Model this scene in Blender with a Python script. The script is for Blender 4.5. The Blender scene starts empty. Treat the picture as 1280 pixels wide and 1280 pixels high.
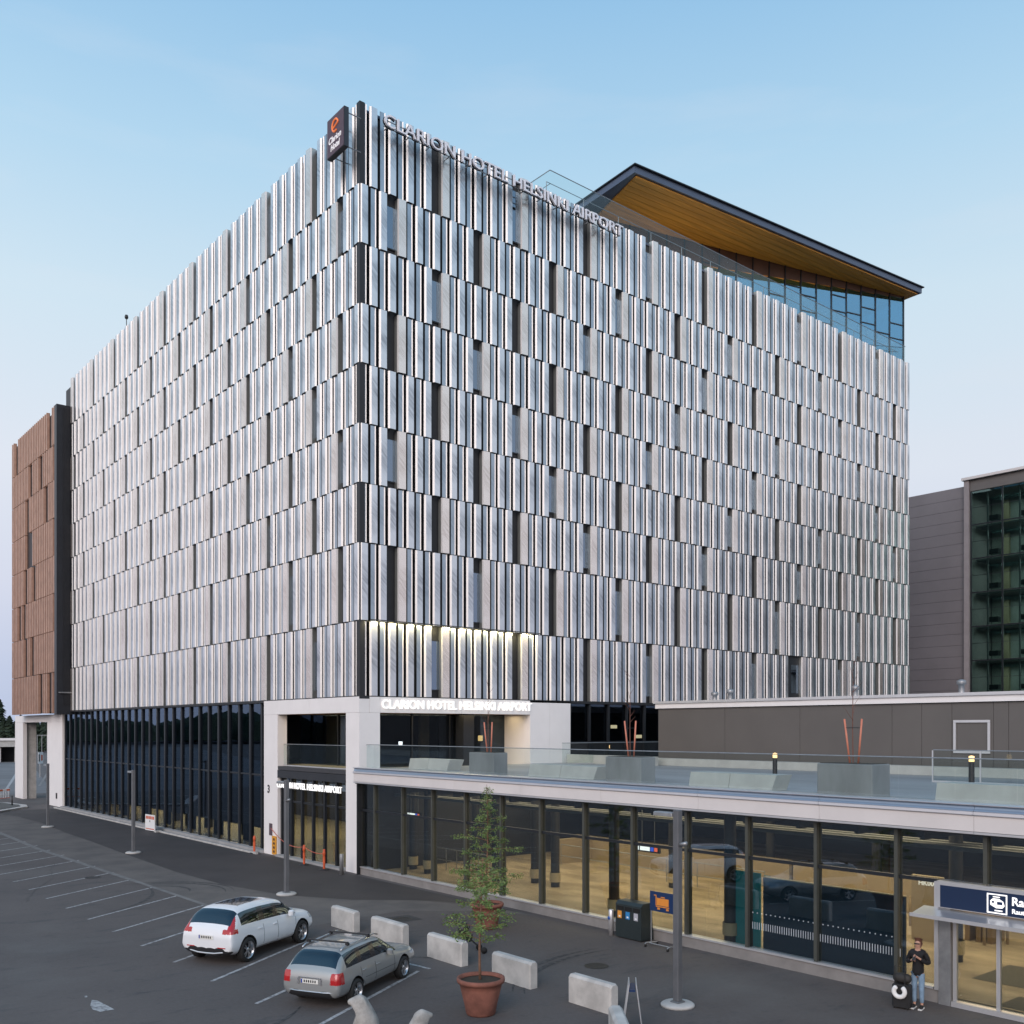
import bpy, bmesh, math, random
from mathutils import Vector, Matrix
random.seed(7)
sc = bpy.context.scene
R = math.radians
# ------------------------------------------------------------------ camera, world, sun, exposure
YAW = R(39.736)
cam_d = bpy.data.cameras.new('camera'); cam = bpy.data.objects.new('camera', cam_d)
sc.collection.objects.link(cam); sc.camera = cam
CAM = Vector((-23.66, -39.75, 6.85))
cam.location = CAM; cam.rotation_euler = (R(90), 0, -YAW)
cam_d.sensor_width = 36.0; cam_d.lens = 1208.6/1280*36; cam_d.shift_y = 271.5/1280
cam_d.clip_start = 0.1; cam_d.clip_end = 9000
SUN_AZ = R(212)      # direction towards the sun in the ground plane, from +X counter-clockwise
SUN_EL = R(4)
world = bpy.data.worlds.new('World'); sc.world = world; world.use_nodes = True
wn = world.node_tree; bg = wn.nodes['Background']
WN, WL_ = wn.nodes, wn.links
def _wm(op, a, b=None, c=None):
    n = WN.new('ShaderNodeMath'); n.operation = op
    for i, x in enumerate((a, b, c)):
        if x is None: continue
        if isinstance(x, (int, float)): n.inputs[i].default_value = x
        else: WL_.new(x, n.inputs[i])
    return n.outputs[0]
tc = WN.new('ShaderNodeTexCoord'); sp = WN.new('ShaderNodeSeparateXYZ'); WL_.new(tc.outputs['Generated'], sp.inputs[0])
elev = _wm('DIVIDE', _wm('ARCSINE', sp.outputs[2]), math.pi/2)
ramp = WN.new('ShaderNodeValToRGB'); cr = ramp.color_ramp
SKYC = [(0.0,(0.47,0.56,0.76)),(0.035,(0.54,0.62,0.81)),(0.085,(0.68,0.73,0.87)),(0.155,(0.76,0.82,0.92)),(0.25,(0.65,0.81,0.93)),(0.33,(0.47,0.71,0.91)),(0.41,(0.32,0.58,0.85)),(0.65,(0.20,0.41,0.66)),(1.0,(0.15,0.31,0.55))]
while len(cr.elements) < len(SKYC): cr.elements.new(0.5)
for e_, (p_, c_) in zip(cr.elements, SKYC): e_.position = p_; e_.color = (*c_, 1)
WL_.new(elev, ramp.inputs[0])
# after sunset: the western sky behind the viewer is brighter and warmer, the opposite side a little darker
hx = _wm('ADD', _wm('MULTIPLY', sp.outputs[0], math.cos(SUN_AZ)), _wm('MULTIPLY', sp.outputs[1], math.sin(SUN_AZ)))
hz_ = _wm('MAXIMUM', _wm('SQRT', _wm('SUBTRACT', 1.0001, _wm('MULTIPLY', sp.outputs[2], sp.outputs[2]))), 0.001)
ca = _wm('DIVIDE', hx, hz_)                                   # cosine of azimuth from the sunset
west = _wm('POWER', _wm('MAXIMUM', _wm('MULTIPLY_ADD', ca, 0.5, 0.5), 0.0), 1.6)
lowsky = _wm('POWER', _wm('MAXIMUM', _wm('SUBTRACT', 1.0, _wm('MULTIPLY', elev, 1.7)), 0.0), 2.0)
glow = _wm('MULTIPLY', west, lowsky)
gain = _wm('MULTIPLY_ADD', _wm('MULTIPLY', west, _wm('SUBTRACT', 1.0, elev)), 0.55, 0.95)
gm = WN.new('ShaderNodeMix'); gm.data_type = 'RGBA'; gm.inputs[7].default_value = (1.15, 0.90, 0.80, 1)
mpn = WN.new('ShaderNodeMapping'); mpn.inputs['Scale'].default_value = (1.6,1.6,9.0); WL_.new(tc.outputs['Generated'], mpn.inputs[0])
cn_ = WN.new('ShaderNodeTexNoise'); cn_.inputs['Scale'].default_value = 2.2; cn_.inputs['Detail'].default_value = 7; cn_.inputs['Roughness'].default_value = 0.55; WL_.new(mpn.outputs[0], cn_.inputs['Vector'])
cl_ = _wm('MAXIMUM', _wm('MULTIPLY_ADD', cn_.outputs['Fac'], 2.6, -1.35), 0.0)
cm_ = WN.new('ShaderNodeMix'); cm_.data_type = 'RGBA'; cm_.inputs[7].default_value = (0.80,0.83,0.90,1)
WL_.new(_wm('MINIMUM', _wm('MULTIPLY', cl_, 0.28), 0.22), cm_.inputs[0]); WL_.new(ramp.outputs[0], cm_.inputs[6])
WL_.new(_wm('MULTIPLY', glow, 0.8), gm.inputs[0]); WL_.new(cm_.outputs[2], gm.inputs[6])
WL_.new(gm.outputs[2], bg.inputs[0]); WL_.new(gain, bg.inputs[1])
sun_d = bpy.data.lights.new('sun', 'SUN'); sun = bpy.data.objects.new('sun', sun_d); sc.collection.objects.link(sun)
sun_d.energy = 1.8; sun_d.angle = R(38); sun_d.color = (1.0, 0.86, 0.80)
sdir = Vector((math.cos(SUN_AZ)*math.cos(R(28)), math.sin(SUN_AZ)*math.cos(R(28)), math.sin(R(28))))
sun.rotation_euler = sdir.to_track_quat('Z', 'Y').to_euler(); sun.location = (-40, -60, 60)
sc.view_settings.view_transform = 'Standard'; sc.view_settings.look = 'None'
sc.view_settings.exposure = 0.0; sc.view_settings.gamma = 1.0; sc.view_settings.use_curve_mapping = False
sc.cycles.max_bounces = 8; sc.cycles.transparent_max_bounces = 16; sc.cycles.glossy_bounces = 4
sc.cycles.diffuse_bounces = 3; sc.cycles.caustics_reflective = False; sc.cycles.caustics_refractive = False
sc.cycles.sample_clamp_indirect = 4.0
COL = sc.collection

# ------------------------------------------------------------------ helpers
def tag(o, label=None, cat=None, group=None, kind=None):
    if label: o['label'] = label
    if cat: o['category'] = cat
    if group: o['group'] = group
    if kind: o['kind'] = kind
    return o
def empty(name, loc=(0, 0, 0), rz=0.0, label=None, cat=None, group=None, kind=None):
    o = bpy.data.objects.new(name, None); COL.objects.link(o)
    o.location = loc; o.rotation_euler = (0, 0, rz); o.empty_display_size = 0.2
    return tag(o, label, cat, group, kind)
def link(name, mesh, parent=None, loc=(0, 0, 0), rot=(0, 0, 0)):
    o = bpy.data.objects.new(name, mesh); COL.objects.link(o); o.location = loc; o.rotation_euler = rot
    if parent: o.parent = parent
    return o
def copy_tree(o, parent=None):
    c = o.copy(); COL.objects.link(c); c.parent = parent
    for ch in list(o.children): copy_tree(ch, c)
    return c
class MB:
    def __init__(s): s.v = []; s.f = []; s.uv = {}; s.m = []; s.mi = 0; s.sm = []; s.smooth = False
    def face(s, pts, uv=None):
        n = len(s.v); s.v += [tuple(p) for p in pts]; s.f.append(tuple(range(n, n+len(pts))))
        s.m.append(s.mi); s.sm.append(s.smooth)
        if uv: s.uv[len(s.f)-1] = uv
    def add(s, vs, fs):
        n = len(s.v); s.v += [tuple(p) for p in vs]
        for f in fs: s.f.append(tuple(i+n for i in f)); s.m.append(s.mi); s.sm.append(s.smooth)
    def box(s, x0, y0, z0, x1, y1, z1, M=None):
        x0, x1 = min(x0, x1), max(x0, x1); y0, y1 = min(y0, y1), max(y0, y1); z0, z1 = min(z0, z1), max(z0, z1)
        vs = [Vector(p) for p in ((x0,y0,z0),(x1,y0,z0),(x1,y1,z0),(x0,y1,z0),(x0,y0,z1),(x1,y0,z1),(x1,y1,z1),(x0,y1,z1))]
        if M: vs = [M @ v for v in vs]
        s.add(vs, [(0,3,2,1),(4,5,6,7),(0,1,5,4),(1,2,6,5),(2,3,7,6),(3,0,4,7)]); return s
    def bbox(s, x0, y0, z0, x1, y1, z1, b=0.02):      # box with chamfered edges (8-gon plan, top chamfer)
        def ring(z, i):
            return [(x0+i+b,y0+i,z),(x1-i-b,y0+i,z),(x1-i,y0+i+b,z),(x1-i,y1-i-b,z),(x1-i-b,y1-i,z),(x0+i+b,y1-i,z),(x0+i,y1-i-b,z),(x0+i,y0+i+b,z)]
        vs = ring(z0,0)+ring(z1-b,0)+ring(z1,b*0.9); fs = [tuple(range(7,-1,-1)), tuple(range(16,24))]
        for k in (0, 8):
            for i in range(8): fs.append((k+i, k+(i+1)%8, k+8+(i+1)%8, k+8+i))
        s.add(vs, fs); return s
    def tube(s, pts, rad, n=8, cap=True):
        pts = [Vector(p) for p in pts]
        if not isinstance(rad, (list, tuple)): rad = [rad]*len(pts)
        rings = []; up = None
        for i, p in enumerate(pts):
            d = (pts[min(i+1, len(pts)-1)]-pts[max(i-1, 0)]).normalized()
            if up is None: up = Vector((0,0,1)) if abs(d.z) < 0.9 else Vector((1,0,0))
            a = d.cross(up).normalized(); b = a.cross(d).normalized(); up = b
            rings.append([p+(a*math.cos(2*math.pi*k/n)+b*math.sin(2*math.pi*k/n))*rad[i] for k in range(n)])
        vs = [v for r in rings for v in r]; fs = []
        for i in range(len(pts)-1):
            for k in range(n):
                fs.append((i*n+k, i*n+(k+1)%n, (i+1)*n+(k+1)%n, (i+1)*n+k))
        if cap: fs.append(tuple(range(n-1,-1,-1))); fs.append(tuple((len(pts)-1)*n+k for k in range(n)))
        old = s.smooth; s.smooth = n > 6; s.add(vs, [tuple(reversed(f)) for f in fs]); s.smooth = old; return s
    def lathe(s, prof, c=(0,0,0), n=24):
        vs = []; fs = []
        for (r, z) in prof:
            for k in range(n): vs.append((c[0]+r*math.cos(2*math.pi*k/n), c[1]+r*math.sin(2*math.pi*k/n), c[2]+z))
        for i in range(len(prof)-1):
            for k in range(n): fs.append((i*n+k, i*n+(k+1)%n, (i+1)*n+(k+1)%n, (i+1)*n+k))
        old = s.smooth; s.smooth = True; s.add(vs, fs); s.smooth = old; return s
    def prism(s, poly, z0, z1):
        n = len(poly); vs = [(x,y,z0) for x,y in poly]+[(x,y,z1) for x,y in poly]
        fs = [tuple(range(n-1,-1,-1)), tuple(range(n,2*n))]+[(i,(i+1)%n,n+(i+1)%n,n+i) for i in range(n)]
        s.add(vs, fs); return s
    def mesh(s, name, mats):
        me = bpy.data.meshes.new(name); me.from_pydata(s.v, [], s.f)
        if not isinstance(mats, (list, tuple)): mats = [mats]
        for m in mats: me.materials.append(m)
        me.polygons.foreach_set('material_index', s.m); me.polygons.foreach_set('use_smooth', s.sm)
        if s.uv:
            ul = me.uv_layers.new(name='UVMap')
            for fi, uvs in s.uv.items():
                for k, li in enumerate(me.polygons[fi].loop_indices): ul.data[li].uv = uvs[k]
        me.update(); return me
    def build(s, name, mats, parent=None, loc=(0,0,0), rot=(0,0,0)):
        return link(name, s.mesh(name, mats), parent, loc, rot)
def boxo(name, b, m, parent=None, bev=0):
    mb = MB()
    if bev: mb.bbox(min(b[0],b[3]),min(b[1],b[4]),min(b[2],b[5]),max(b[0],b[3]),max(b[1],b[4]),max(b[2],b[5]),bev)
    else: mb.box(*b)
    return mb.build(name, m, parent)

# ------------------------------------------------------------------ materials
def mat(name, col, rough=0.7, metal=0.0, var=0.12, scale=1.5, bump=0.0, bscale=40, col2=None, emit=None, estr=0, spec=0.5, stretch=None, coat=0, lo=0.35, hi=0.65):
    m = bpy.data.materials.new(name); m.use_nodes = True; nt = m.node_tree; N = nt.nodes; Lk = nt.links
    b = N['Principled BSDF']; b.inputs['Roughness'].default_value = rough; b.inputs['Metallic'].default_value = metal
    b.inputs['Specular IOR Level'].default_value = spec
    if coat: b.inputs['Coat Weight'].default_value = coat; b.inputs['Coat Roughness'].default_value = 0.03
    c2 = col2 or tuple(c*(1-var) for c in col)
    g = N.new('ShaderNodeNewGeometry'); mp = N.new('ShaderNodeMapping')
    Lk.new(g.outputs['Position'], mp.inputs['Vector'])
    if stretch: mp.inputs['Scale'].default_value = stretch
    t = N.new('ShaderNodeTexNoise'); t.inputs['Scale'].default_value = scale; t.inputs['Detail'].default_value = 6; t.inputs['Roughness'].default_value = 0.6
    Lk.new(mp.outputs[0], t.inputs['Vector'])
    r = N.new('ShaderNodeValToRGB'); r.color_ramp.elements[0].position = lo; r.color_ramp.elements[1].position = hi
    r.color_ramp.elements[0].color = (*c2, 1); r.color_ramp.elements[1].color = (*col, 1)
    Lk.new(t.outputs['Fac'], r.inputs[0]); Lk.new(r.outputs[0], b.inputs['Base Color'])
    if bump:
        t2 = N.new('ShaderNodeTexNoise'); t2.inputs['Scale'].default_value = bscale; t2.inputs['Detail'].default_value = 4
        Lk.new(mp.outputs[0], t2.inputs['Vector'])
        bp = N.new('ShaderNodeBump'); bp.inputs['Strength'].default_value = bump; bp.inputs['Distance'].default_value = 0.02
        Lk.new(t2.outputs['Fac'], bp.inputs['Height']); Lk.new(bp.outputs[0], b.inputs['Normal'])
    if emit: b.inputs['Emission Color'].default_value = (*emit, 1); b.inputs['Emission Strength'].default_value = estr
    return m
def glassmat(name, tint, base=0.05, rough=0.0, k=0.9, refl=(1,1,1), wav=0.0):
    m = bpy.data.materials.new(name); m.use_nodes = True; nt = m.node_tree; N = nt.nodes; Lk = nt.links
    N.remove(N['Principled BSDF']); out = N['Material Output']
    tr = N.new('ShaderNodeBsdfTransparent'); tr.inputs[0].default_value = (*tint, 1)
    gl = N.new('ShaderNodeBsdfGlossy'); gl.inputs['Roughness'].default_value = rough; gl.inputs[0].default_value = (*refl, 1)
    lw = N.new('ShaderNodeLayerWeight'); lw.inputs[0].default_value = 0.5
    pw = N.new('ShaderNodeMath'); pw.operation = 'POWER'; pw.inputs[1].default_value = 4.0
    ml = N.new('ShaderNodeMath'); ml.operation = 'MULTIPLY_ADD'; ml.inputs[1].default_value = k; ml.inputs[2].default_value = base
    mx = N.new('ShaderNodeMixShader')
    Lk.new(lw.outputs['Facing'], pw.inputs[0]); Lk.new(pw.outputs[0], ml.inputs[0]); Lk.new(ml.outputs[0], mx.inputs[0])
    Lk.new(tr.outputs[0], mx.inputs[1]); Lk.new(gl.outputs[0], mx.inputs[2]); Lk.new(mx.outputs[0], out.inputs[0])
    if wav:
        g = N.new('ShaderNodeNewGeometry'); t = N.new('ShaderNodeTexNoise'); t.inputs['Scale'].default_value = 0.5
        Lk.new(g.outputs['Position'], t.inputs['Vector']); bp = N.new('ShaderNodeBump'); bp.inputs['Strength'].default_value = wav; bp.inputs['Distance'].default_value = 0.05
        Lk.new(t.outputs['Fac'], bp.inputs['Height']); Lk.new(bp.outputs[0], gl.inputs['Normal'])
    return m
def emitmat(name, col, s):
    m = bpy.data.materials.new(name); m.use_nodes = True; N = m.node_tree.nodes
    b = N['Principled BSDF']; b.inputs['Base Color'].default_value = (*[min(c,0.8) for c in col], 1)
    b.inputs['Emission Color'].default_value = (*col, 1); b.inputs['Emission Strength'].default_value = s; return m
def panelmat(name, light, dark, rough=0.32, metal=0.85, mid=0.75):
    """pressed metal sheet: fine diagonal perforation streaks, denser round the middle of each sheet"""
    m = bpy.data.materials.new(name); m.use_nodes = True; nt = m.node_tree; N = nt.nodes; Lk = nt.links
    b = N['Principled BSDF']; b.inputs['Roughness'].default_value = rough; b.inputs['Metallic'].default_value = metal
    g = N.new('ShaderNodeNewGeometry'); sx = N.new('ShaderNodeSeparateXYZ'); Lk.new(g.outputs['Position'], sx.inputs[0])
    def M(op, a, bb=None, c=None):
        n = N.new('ShaderNodeMath'); n.operation = op
        for i, x in enumerate((a, bb, c)):
            if x is None: continue
            if isinstance(x, (int, float)): n.inputs[i].default_value = x
            else: Lk.new(x, n.inputs[i])
        return n.outputs[0]
    h = M('SUBTRACT', sx.outputs[0], sx.outputs[1])
    a = M('ADD', h, sx.outputs[2]); c = M('SUBTRACT', sx.outputs[2], h)
    cv = N.new('ShaderNodeCombineXYZ'); Lk.new(M('MULTIPLY', a, 7.0), cv.inputs[0]); Lk.new(M('MULTIPLY', c, 0.8), cv.inputs[1])
    st = N.new('ShaderNodeTexNoise'); st.inputs['Scale'].default_value = 1.0; st.inputs['Detail'].default_value = 5; Lk.new(cv.outputs[0], st.inputs['Vector'])
    uv = N.new('ShaderNodeUVMap'); us = N.new('ShaderNodeSeparateXYZ'); Lk.new(uv.outputs[0], us.inputs[0])
    cl = N.new('ShaderNodeTexNoise'); cl.inputs['Scale'].default_value = 0.9; cl.inputs['Detail'].default_value = 2; Lk.new(g.outputs['Position'], cl.inputs['Vector'])
    # middle band: 1 at uv.y = 0.55 falling to 0 at the ends, shifted by low noise
    d = M('SUBTRACT', us.outputs[1], M('MULTIPLY_ADD', cl.outputs['Fac'], 0.5, 0.28))
    band = M('SUBTRACT', 1.0, M('MULTIPLY', M('MULTIPLY', d, d), 9.0)); band = M('MAXIMUM', band, 0.0)
    s2 = M('MULTIPLY_ADD', st.outputs['Fac'], 2.6, -0.8)
    s2 = M('MINIMUM', M('MAXIMUM', s2, 0.0), 1.0)
    fac = M('MULTIPLY', M('MULTIPLY_ADD', band, mid, 0.15), M('MULTIPLY_ADD', s2, 0.75, 0.25))
    mx = N.new('ShaderNodeMix'); mx.data_type = 'RGBA'
    mx.inputs[6].default_value = (*light, 1); mx.inputs[7].default_value = (*dark, 1)
    Lk.new(fac, mx.inputs[0]); Lk.new(mx.outputs[2], b.inputs['Base Color'])
    bp = N.new('ShaderNodeBump'); bp.inputs['Strength'].default_value = 0.12; bp.inputs['Distance'].default_value = 0.02
    Lk.new(cl.outputs['Fac'], bp.inputs['Height']); Lk.new(bp.outputs[0], b.inputs['Normal'])
    return m
P_wide = panelmat('brushed_aluminium_sheet', (0.68,0.70,0.73), (0.25,0.265,0.295), 0.31)
P_nar = panelmat('brushed_aluminium_narrow', (0.38,0.44,0.50), (0.17,0.21,0.25), mid=0.5)
P_lip = mat('folded_aluminium_lip', (0.70,0.69,0.68), 0.5, 0.4, 0.06, 3)
P_light = panelmat('matt_aluminium_sheet', (0.76,0.70,0.66), (0.47,0.41,0.37), 0.26, 0.85, mid=0.6)
P_lret = mat('greenish_aluminium_return', (0.41,0.43,0.415), 0.4, 0.7, 0.1, 3)
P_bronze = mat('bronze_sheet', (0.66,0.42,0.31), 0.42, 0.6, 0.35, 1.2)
P_bronze_shade = mat('bronze_sheet_shaded', (0.34,0.205,0.15), 0.45, 0.6, 0.2, 2)  # darker copy of the bronze, painting shade onto the fold sides
DARK = mat('black_cladding', (0.022,0.023,0.027), 0.5, 0.2, 0.2, 3)
DARK2 = mat('dark_grey_cladding', (0.03,0.033,0.04), 0.45, 0.2, 0.2, 1)
FRAME = mat('dark_window_frame', (0.028,0.032,0.038), 0.4, 0.4, 0.15, 3)
OLIVE = mat('grey_metal_mullion', (0.095,0.10,0.088), 0.45, 0.4, 0.15, 2)
WHITEC = mat('white_facade_plate', (0.82,0.79,0.775), 0.55, 0, 0.05, 0.8, 0.02)
FASC = mat('light_grey_fascia', (0.68,0.64,0.625), 0.55, 0.0, 0.08, 0.7)
ZINC = mat('bright_metal_gutter', (0.66,0.66,0.68), 0.30, 0.75, 0.05, 1.5)
ZINCB = mat('sky_tinted_gutter_trough', (0.30,0.36,0.45), 0.35, 0.6, 0.05, 1.0)  # blue of the reflected sky put into the trough's base colour
ALU = mat('aluminium_trim', (0.66,0.66,0.67), 0.35, 0.6, 0.06, 3)
CONC = mat('cast_concrete', (0.50,0.49,0.47), 0.85, 0, 0.25, 2.2, 0.25, 30)
CONCD = mat('dark_concrete', (0.24,0.24,0.245), 0.85, 0, 0.25, 1.5, 0.2, 30)
CONCP = mat('planter_concrete', (0.27,0.28,0.285), 0.7, 0, 0.25, 1.2, 0.15, 20, stretch=(1,1,0.4))
PLINTH = mat('plinth_concrete', (0.25,0.235,0.225), 0.8, 0, 0.25, 1.2, 0.15, 30)
GREYBOX = mat('taupe_cladding', (0.125,0.115,0.107), 0.6, 0.1, 0.12, 0.35)
DECK = mat('deck_paving', (0.34,0.35,0.37), 0.45, 0, 0.35, 0.35, 0.05, 10, stretch=(1,0.3,1))
WOOD = mat('orange_brown_soffit_board', (0.72,0.33,0.05), 0.5, 0, 0.35, 0.6, stretch=(0.3,6,1))
WOODB = mat('dark_brown_panel', (0.12,0.055,0.03), 0.5, 0, 0.3, 0.8)
NAVYR = mat('blue_grey_roof_metal', (0.10,0.125,0.18), 0.4, 0.5, 0.1, 1)
GL_DARK = glassmat('dark_glazing', (0.42,0.46,0.50), 0.07, 0.01, 0.85, (0.55,0.70,0.90), 0.03)
GL_WIN = glassmat('hotel_window_glass', (0.25,0.32,0.38), 0.28, 0.02, 0.7, (0.60,0.75,0.95))
GL_TERM = glassmat('terminal_glass', (0.72,0.76,0.74), 0.11, 0.0, 0.9, (0.75,0.85,1.0), 0.02)
GL_RAIL = glassmat('balustrade_glass', (0.93,0.96,0.955), 0.03, 0.0, 0.28, (0.85,0.95,1.0))
GL_ROOF = glassmat('pavilion_glass', (0.35,0.55,0.62), 0.38, 0.0, 0.5, (0.36,0.70,1.0), 0.01)
GL_GREEN = glassmat('green_tinted_glass', (0.60,0.70,0.67), 0.10, 0.01, 0.6, (0.6,0.85,0.85), 0.03)
GL_CAR = glassmat('car_glass', (0.10,0.13,0.14), 0.12, 0.0, 0.8, (0.8,0.95,1.0))
LET_LIT = emitmat('lit_white_letter', (1,0.98,0.95), 0.75)
LET_MET = mat('pale_letter_metal', (0.80,0.82,0.88), 0.55, 0.0, 0.04, 3)
ORANGE = mat('safety_orange_plastic', (0.62,0.10,0.03), 0.5, 0, 0.15, 6)
BLACKP = mat('black_plastic', (0.02,0.02,0.021), 0.45, 0, 0.2, 8)
RUBBER = mat('tyre_rubber', (0.018,0.018,0.018), 0.8, 0, 0.3, 12)
GALV = mat('galvanised_steel', (0.36,0.37,0.38), 0.45, 0.6, 0.2, 4)
POLE = mat('grey_painted_steel', (0.15,0.155,0.165), 0.5, 0.3, 0.15, 2)
WHITEP = mat('white_paint', (0.78,0.78,0.77), 0.5, 0, 0.06, 4)
NAVY = mat('navy_sign_face', (0.008,0.03,0.10), 0.4, 0, 0.05, 2)

# ------------------------------------------------------------------ text
def text_letters(s, name='letter', h=1.0, width=None, depth=0.03, bold=0.02, mats=None, parent=None, M=None, sep=True, shear=0):
    """flat extruded lettering; each letter becomes an object of its own when sep. local x = reading, y = up, z = outward"""
    cu = bpy.data.curves.new('tmp', 'FONT'); cu.body = s; cu.size = 1.0; cu.extrude = depth/2/h; cu.offset = bold; cu.resolution_u = 3; cu.shear = shear
    ob = bpy.data.objects.new('tmp', cu); COL.objects.link(ob)
    bpy.context.view_layer.update()
    me = bpy.data.meshes.new_from_object(ob.evaluated_get(bpy.context.evaluated_depsgraph_get()))
    bpy.data.objects.remove(ob); bpy.data.curves.remove(cu)
    xs = [v.co.x for v in me.vertices]; ys = [v.co.y for v in me.vertices]
    x0, x1, y0, y1 = min(xs), max(xs), min(ys), max(ys)
    if s.isupper() or s.isdigit(): sy = h/(y1-y0)
    else: sy = h/0.72; y0 = 0
    sx = (width/(x1-x0)) if width else sy
    for v in me.vertices: v.co = Vector(((v.co.x-x0)*sx, (v.co.y-y0)*sy, v.co.z*h))
    me.transform(M or Matrix())
    if not sep:
        me.materials.clear(); me.materials.append(mats); return link(name, me, parent)
    # split into islands
    par = list(range(len(me.vertices)))
    def find(a):
        while par[a] != a: par[a] = par[par[a]]; a = par[a]
        return a
    for e in me.edges: par[find(e.vertices[0])] = find(e.vertices[1])
    isl = {}
    for p in me.polygons: isl.setdefault(find(p.vertices[0]), []).append(p)
    objs = []
    for k, ps in isl.items():
        mb = MB(); idx = {}
        for p in ps:
            for vi in p.vertices:
                if vi not in idx: idx[vi] = len(mb.v); mb.v.append(tuple(me.vertices[vi].co))
            mb.f.append(tuple(idx[vi] for vi in p.vertices)); mb.m.append(0); mb.sm.append(False)
        objs.append(mb.build(name, mats, parent))
    bpy.data.meshes.remove(me); return objs
def MV(u, v, z):      # text placed on a wall facing -Y, reading along +X
    return Matrix.Translation((u, v, z)) @ Matrix.Rotation(R(90), 4, 'X')
def MU(u, v, z):      # text on a wall facing -X, reading along -Y
    return Matrix.Translation((u, v, z)) @ Matrix.Rotation(R(-90), 4, 'Z') @ Matrix.Rotation(R(90), 4, 'X')

# ================================================================== GROUND
mb = MB(); mb.face([(-1500,-1500,0),(1800,-1500,0),(1800,2200,0),(-1500,2200,0)])
ASPH = mat('worn_asphalt', (0.106,0.091,0.085), 0.82, 0, 0.3, 0.16, 0.25, 60, col2=(0.072,0.062,0.060), lo=0.3, hi=0.7)
# stains of their own: dark oily patches and tyre scuffs mixed over the base tone
nt = ASPH.node_tree; N = nt.nodes; b = N['Principled BSDF']
src = b.inputs['Base Color'].links[0].from_socket
g = N.new('ShaderNodeNewGeometry')
def _noise(scale, sx, sy, det=5):
    mp = N.new('ShaderNodeMapping'); mp.inputs['Scale'].default_value = (sx, sy, 1); mp.inputs['Rotation'].default_value = (0,0,0.5)
    t = N.new('ShaderNodeTexNoise'); t.inputs['Scale'].default_value = scale; t.inputs['Detail'].default_value = det; t.inputs['Roughness'].default_value = 0.65
    nt.links.new(g.outputs['Position'], mp.inputs[0]); nt.links.new(mp.outputs[0], t.inputs['Vector']); return t.outputs['Fac']
def _ramp(s, a, c):
    r = N.new('ShaderNodeMapRange'); r.inputs[1].default_value = a; r.inputs[2].default_value = c; nt.links.new(s, r.inputs[0]); return r.outputs[0]
for sc_, sx_, sy_, lo_, hi_, col_, amt in ((0.5,1,3,0.56,0.72,(0.045,0.045,0.048),0.7),(2.2,1,1,0.60,0.74,(0.04,0.04,0.042),0.55),(0.12,1,1,0.5,0.7,(0.125,0.12,0.115),0.6),(9,1,1,0.45,0.75,(0.13,0.13,0.13),0.25)):
    mx = N.new('ShaderNodeMix'); mx.data_type = 'RGBA'; mx.inputs[7].default_value = (*col_, 1)
    ml = N.new('ShaderNodeMath'); ml.operation = 'MULTIPLY'; ml.inputs[1].default_value = amt
    nt.links.new(_ramp(_noise(sc_, sx_, sy_), lo_, hi_), ml.inputs[0]); amt = min(1, amt*1.3); ml.inputs[1].default_value = amt; nt.links.new(ml.outputs[0], mx.inputs[0])
    nt.links.new(src, mx.inputs[6]); src = mx.outputs[2]
nt.links.new(src, b.inputs['Base Color'])
ground = mb.build('ground', ASPH); tag(ground, 'grey worn asphalt of the car park and forecourt', kind='structure')
FRESH = mat('fresh_asphalt', (0.050,0.044,0.044), 0.75, 0, 0.3, 0.4, 0.25, 60)
mb = MB(); pl = [(-6.0,49.5),(-5.0,43),(-4.9,36.7),(-5.5,28),(-5.7,21.8),(-6.1,14),(-6.4,6.2),(-6.2,1),(-5.4,-3),(-3.8,-5.8),(-1.4,-8),(-0.6,-9.8),(-0.35,-12),(-0.3,-12),(-0.3,49.5)]
mb.face([(x,y,0.004) for x,y in pl]); f = mb.build('fresh_asphalt_strip', FRESH); tag(f, 'darker fresh asphalt strip along the hotel front', kind='structure')
LINE = mat('worn_line_paint', (0.42,0.42,0.42), 0.7, 0, 0.45, 7, col2=(0.16,0.16,0.165), lo=0.36, hi=0.56)
def strip(name, p, q, w, z=0.005, m=LINE):
    p = Vector(p); q = Vector(q); d = (q-p).normalized(); n = Vector((-d.y, d.x))*w/2
    mb = MB(); mb.face([(p.x-n.x,p.y-n.y,z),(q.x-n.x,q.y-n.y,z),(q.x+n.x,q.y+n.y,z),(p.x+n.x,p.y+n.y,z)]); return mb.build(name, m, ground)
mb = MB(); mb.face([(x,y,0.002) for x,y in [(-9.1,20),(-8.7,-4),(-8.2,-9.5),(-3.6,-9.0),(-1.3,-11),(-0.3,-13),(-0.3,-11),(-3.0,-5),(-5.5,0),(-5.6,20),(-5.0,44),(-9.2,44)]])
WORN = mat('pale_worn_asphalt', (0.128,0.116,0.107), 0.85, 0, 0.3, 0.5, 0.25, 60, col2=(0.085,0.079,0.077), lo=0.35, hi=0.62)
tag(mb.build('worn_asphalt_lane', WORN), 'paler worn asphalt lane between the parking bays and the fresh strip', kind='structure')
v = -19.9
k = 0
while v < 46:
    strip('parking_line', (-13.15, v), (-8.75 if k > 1 else -8.2, v+2.9), 0.11); v += 2.78; k += 1
strip('parking_line', (-7.8,-17.0), (-8.6,-11.5), 0.11)
strip('gutter_joint', (-8.65,-11.0), (-8.75,-4.0), 0.16, 0.006, mat('pale_concrete_joint', (0.20,0.195,0.19), 0.8, 0, 0.35, 2))
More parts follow.
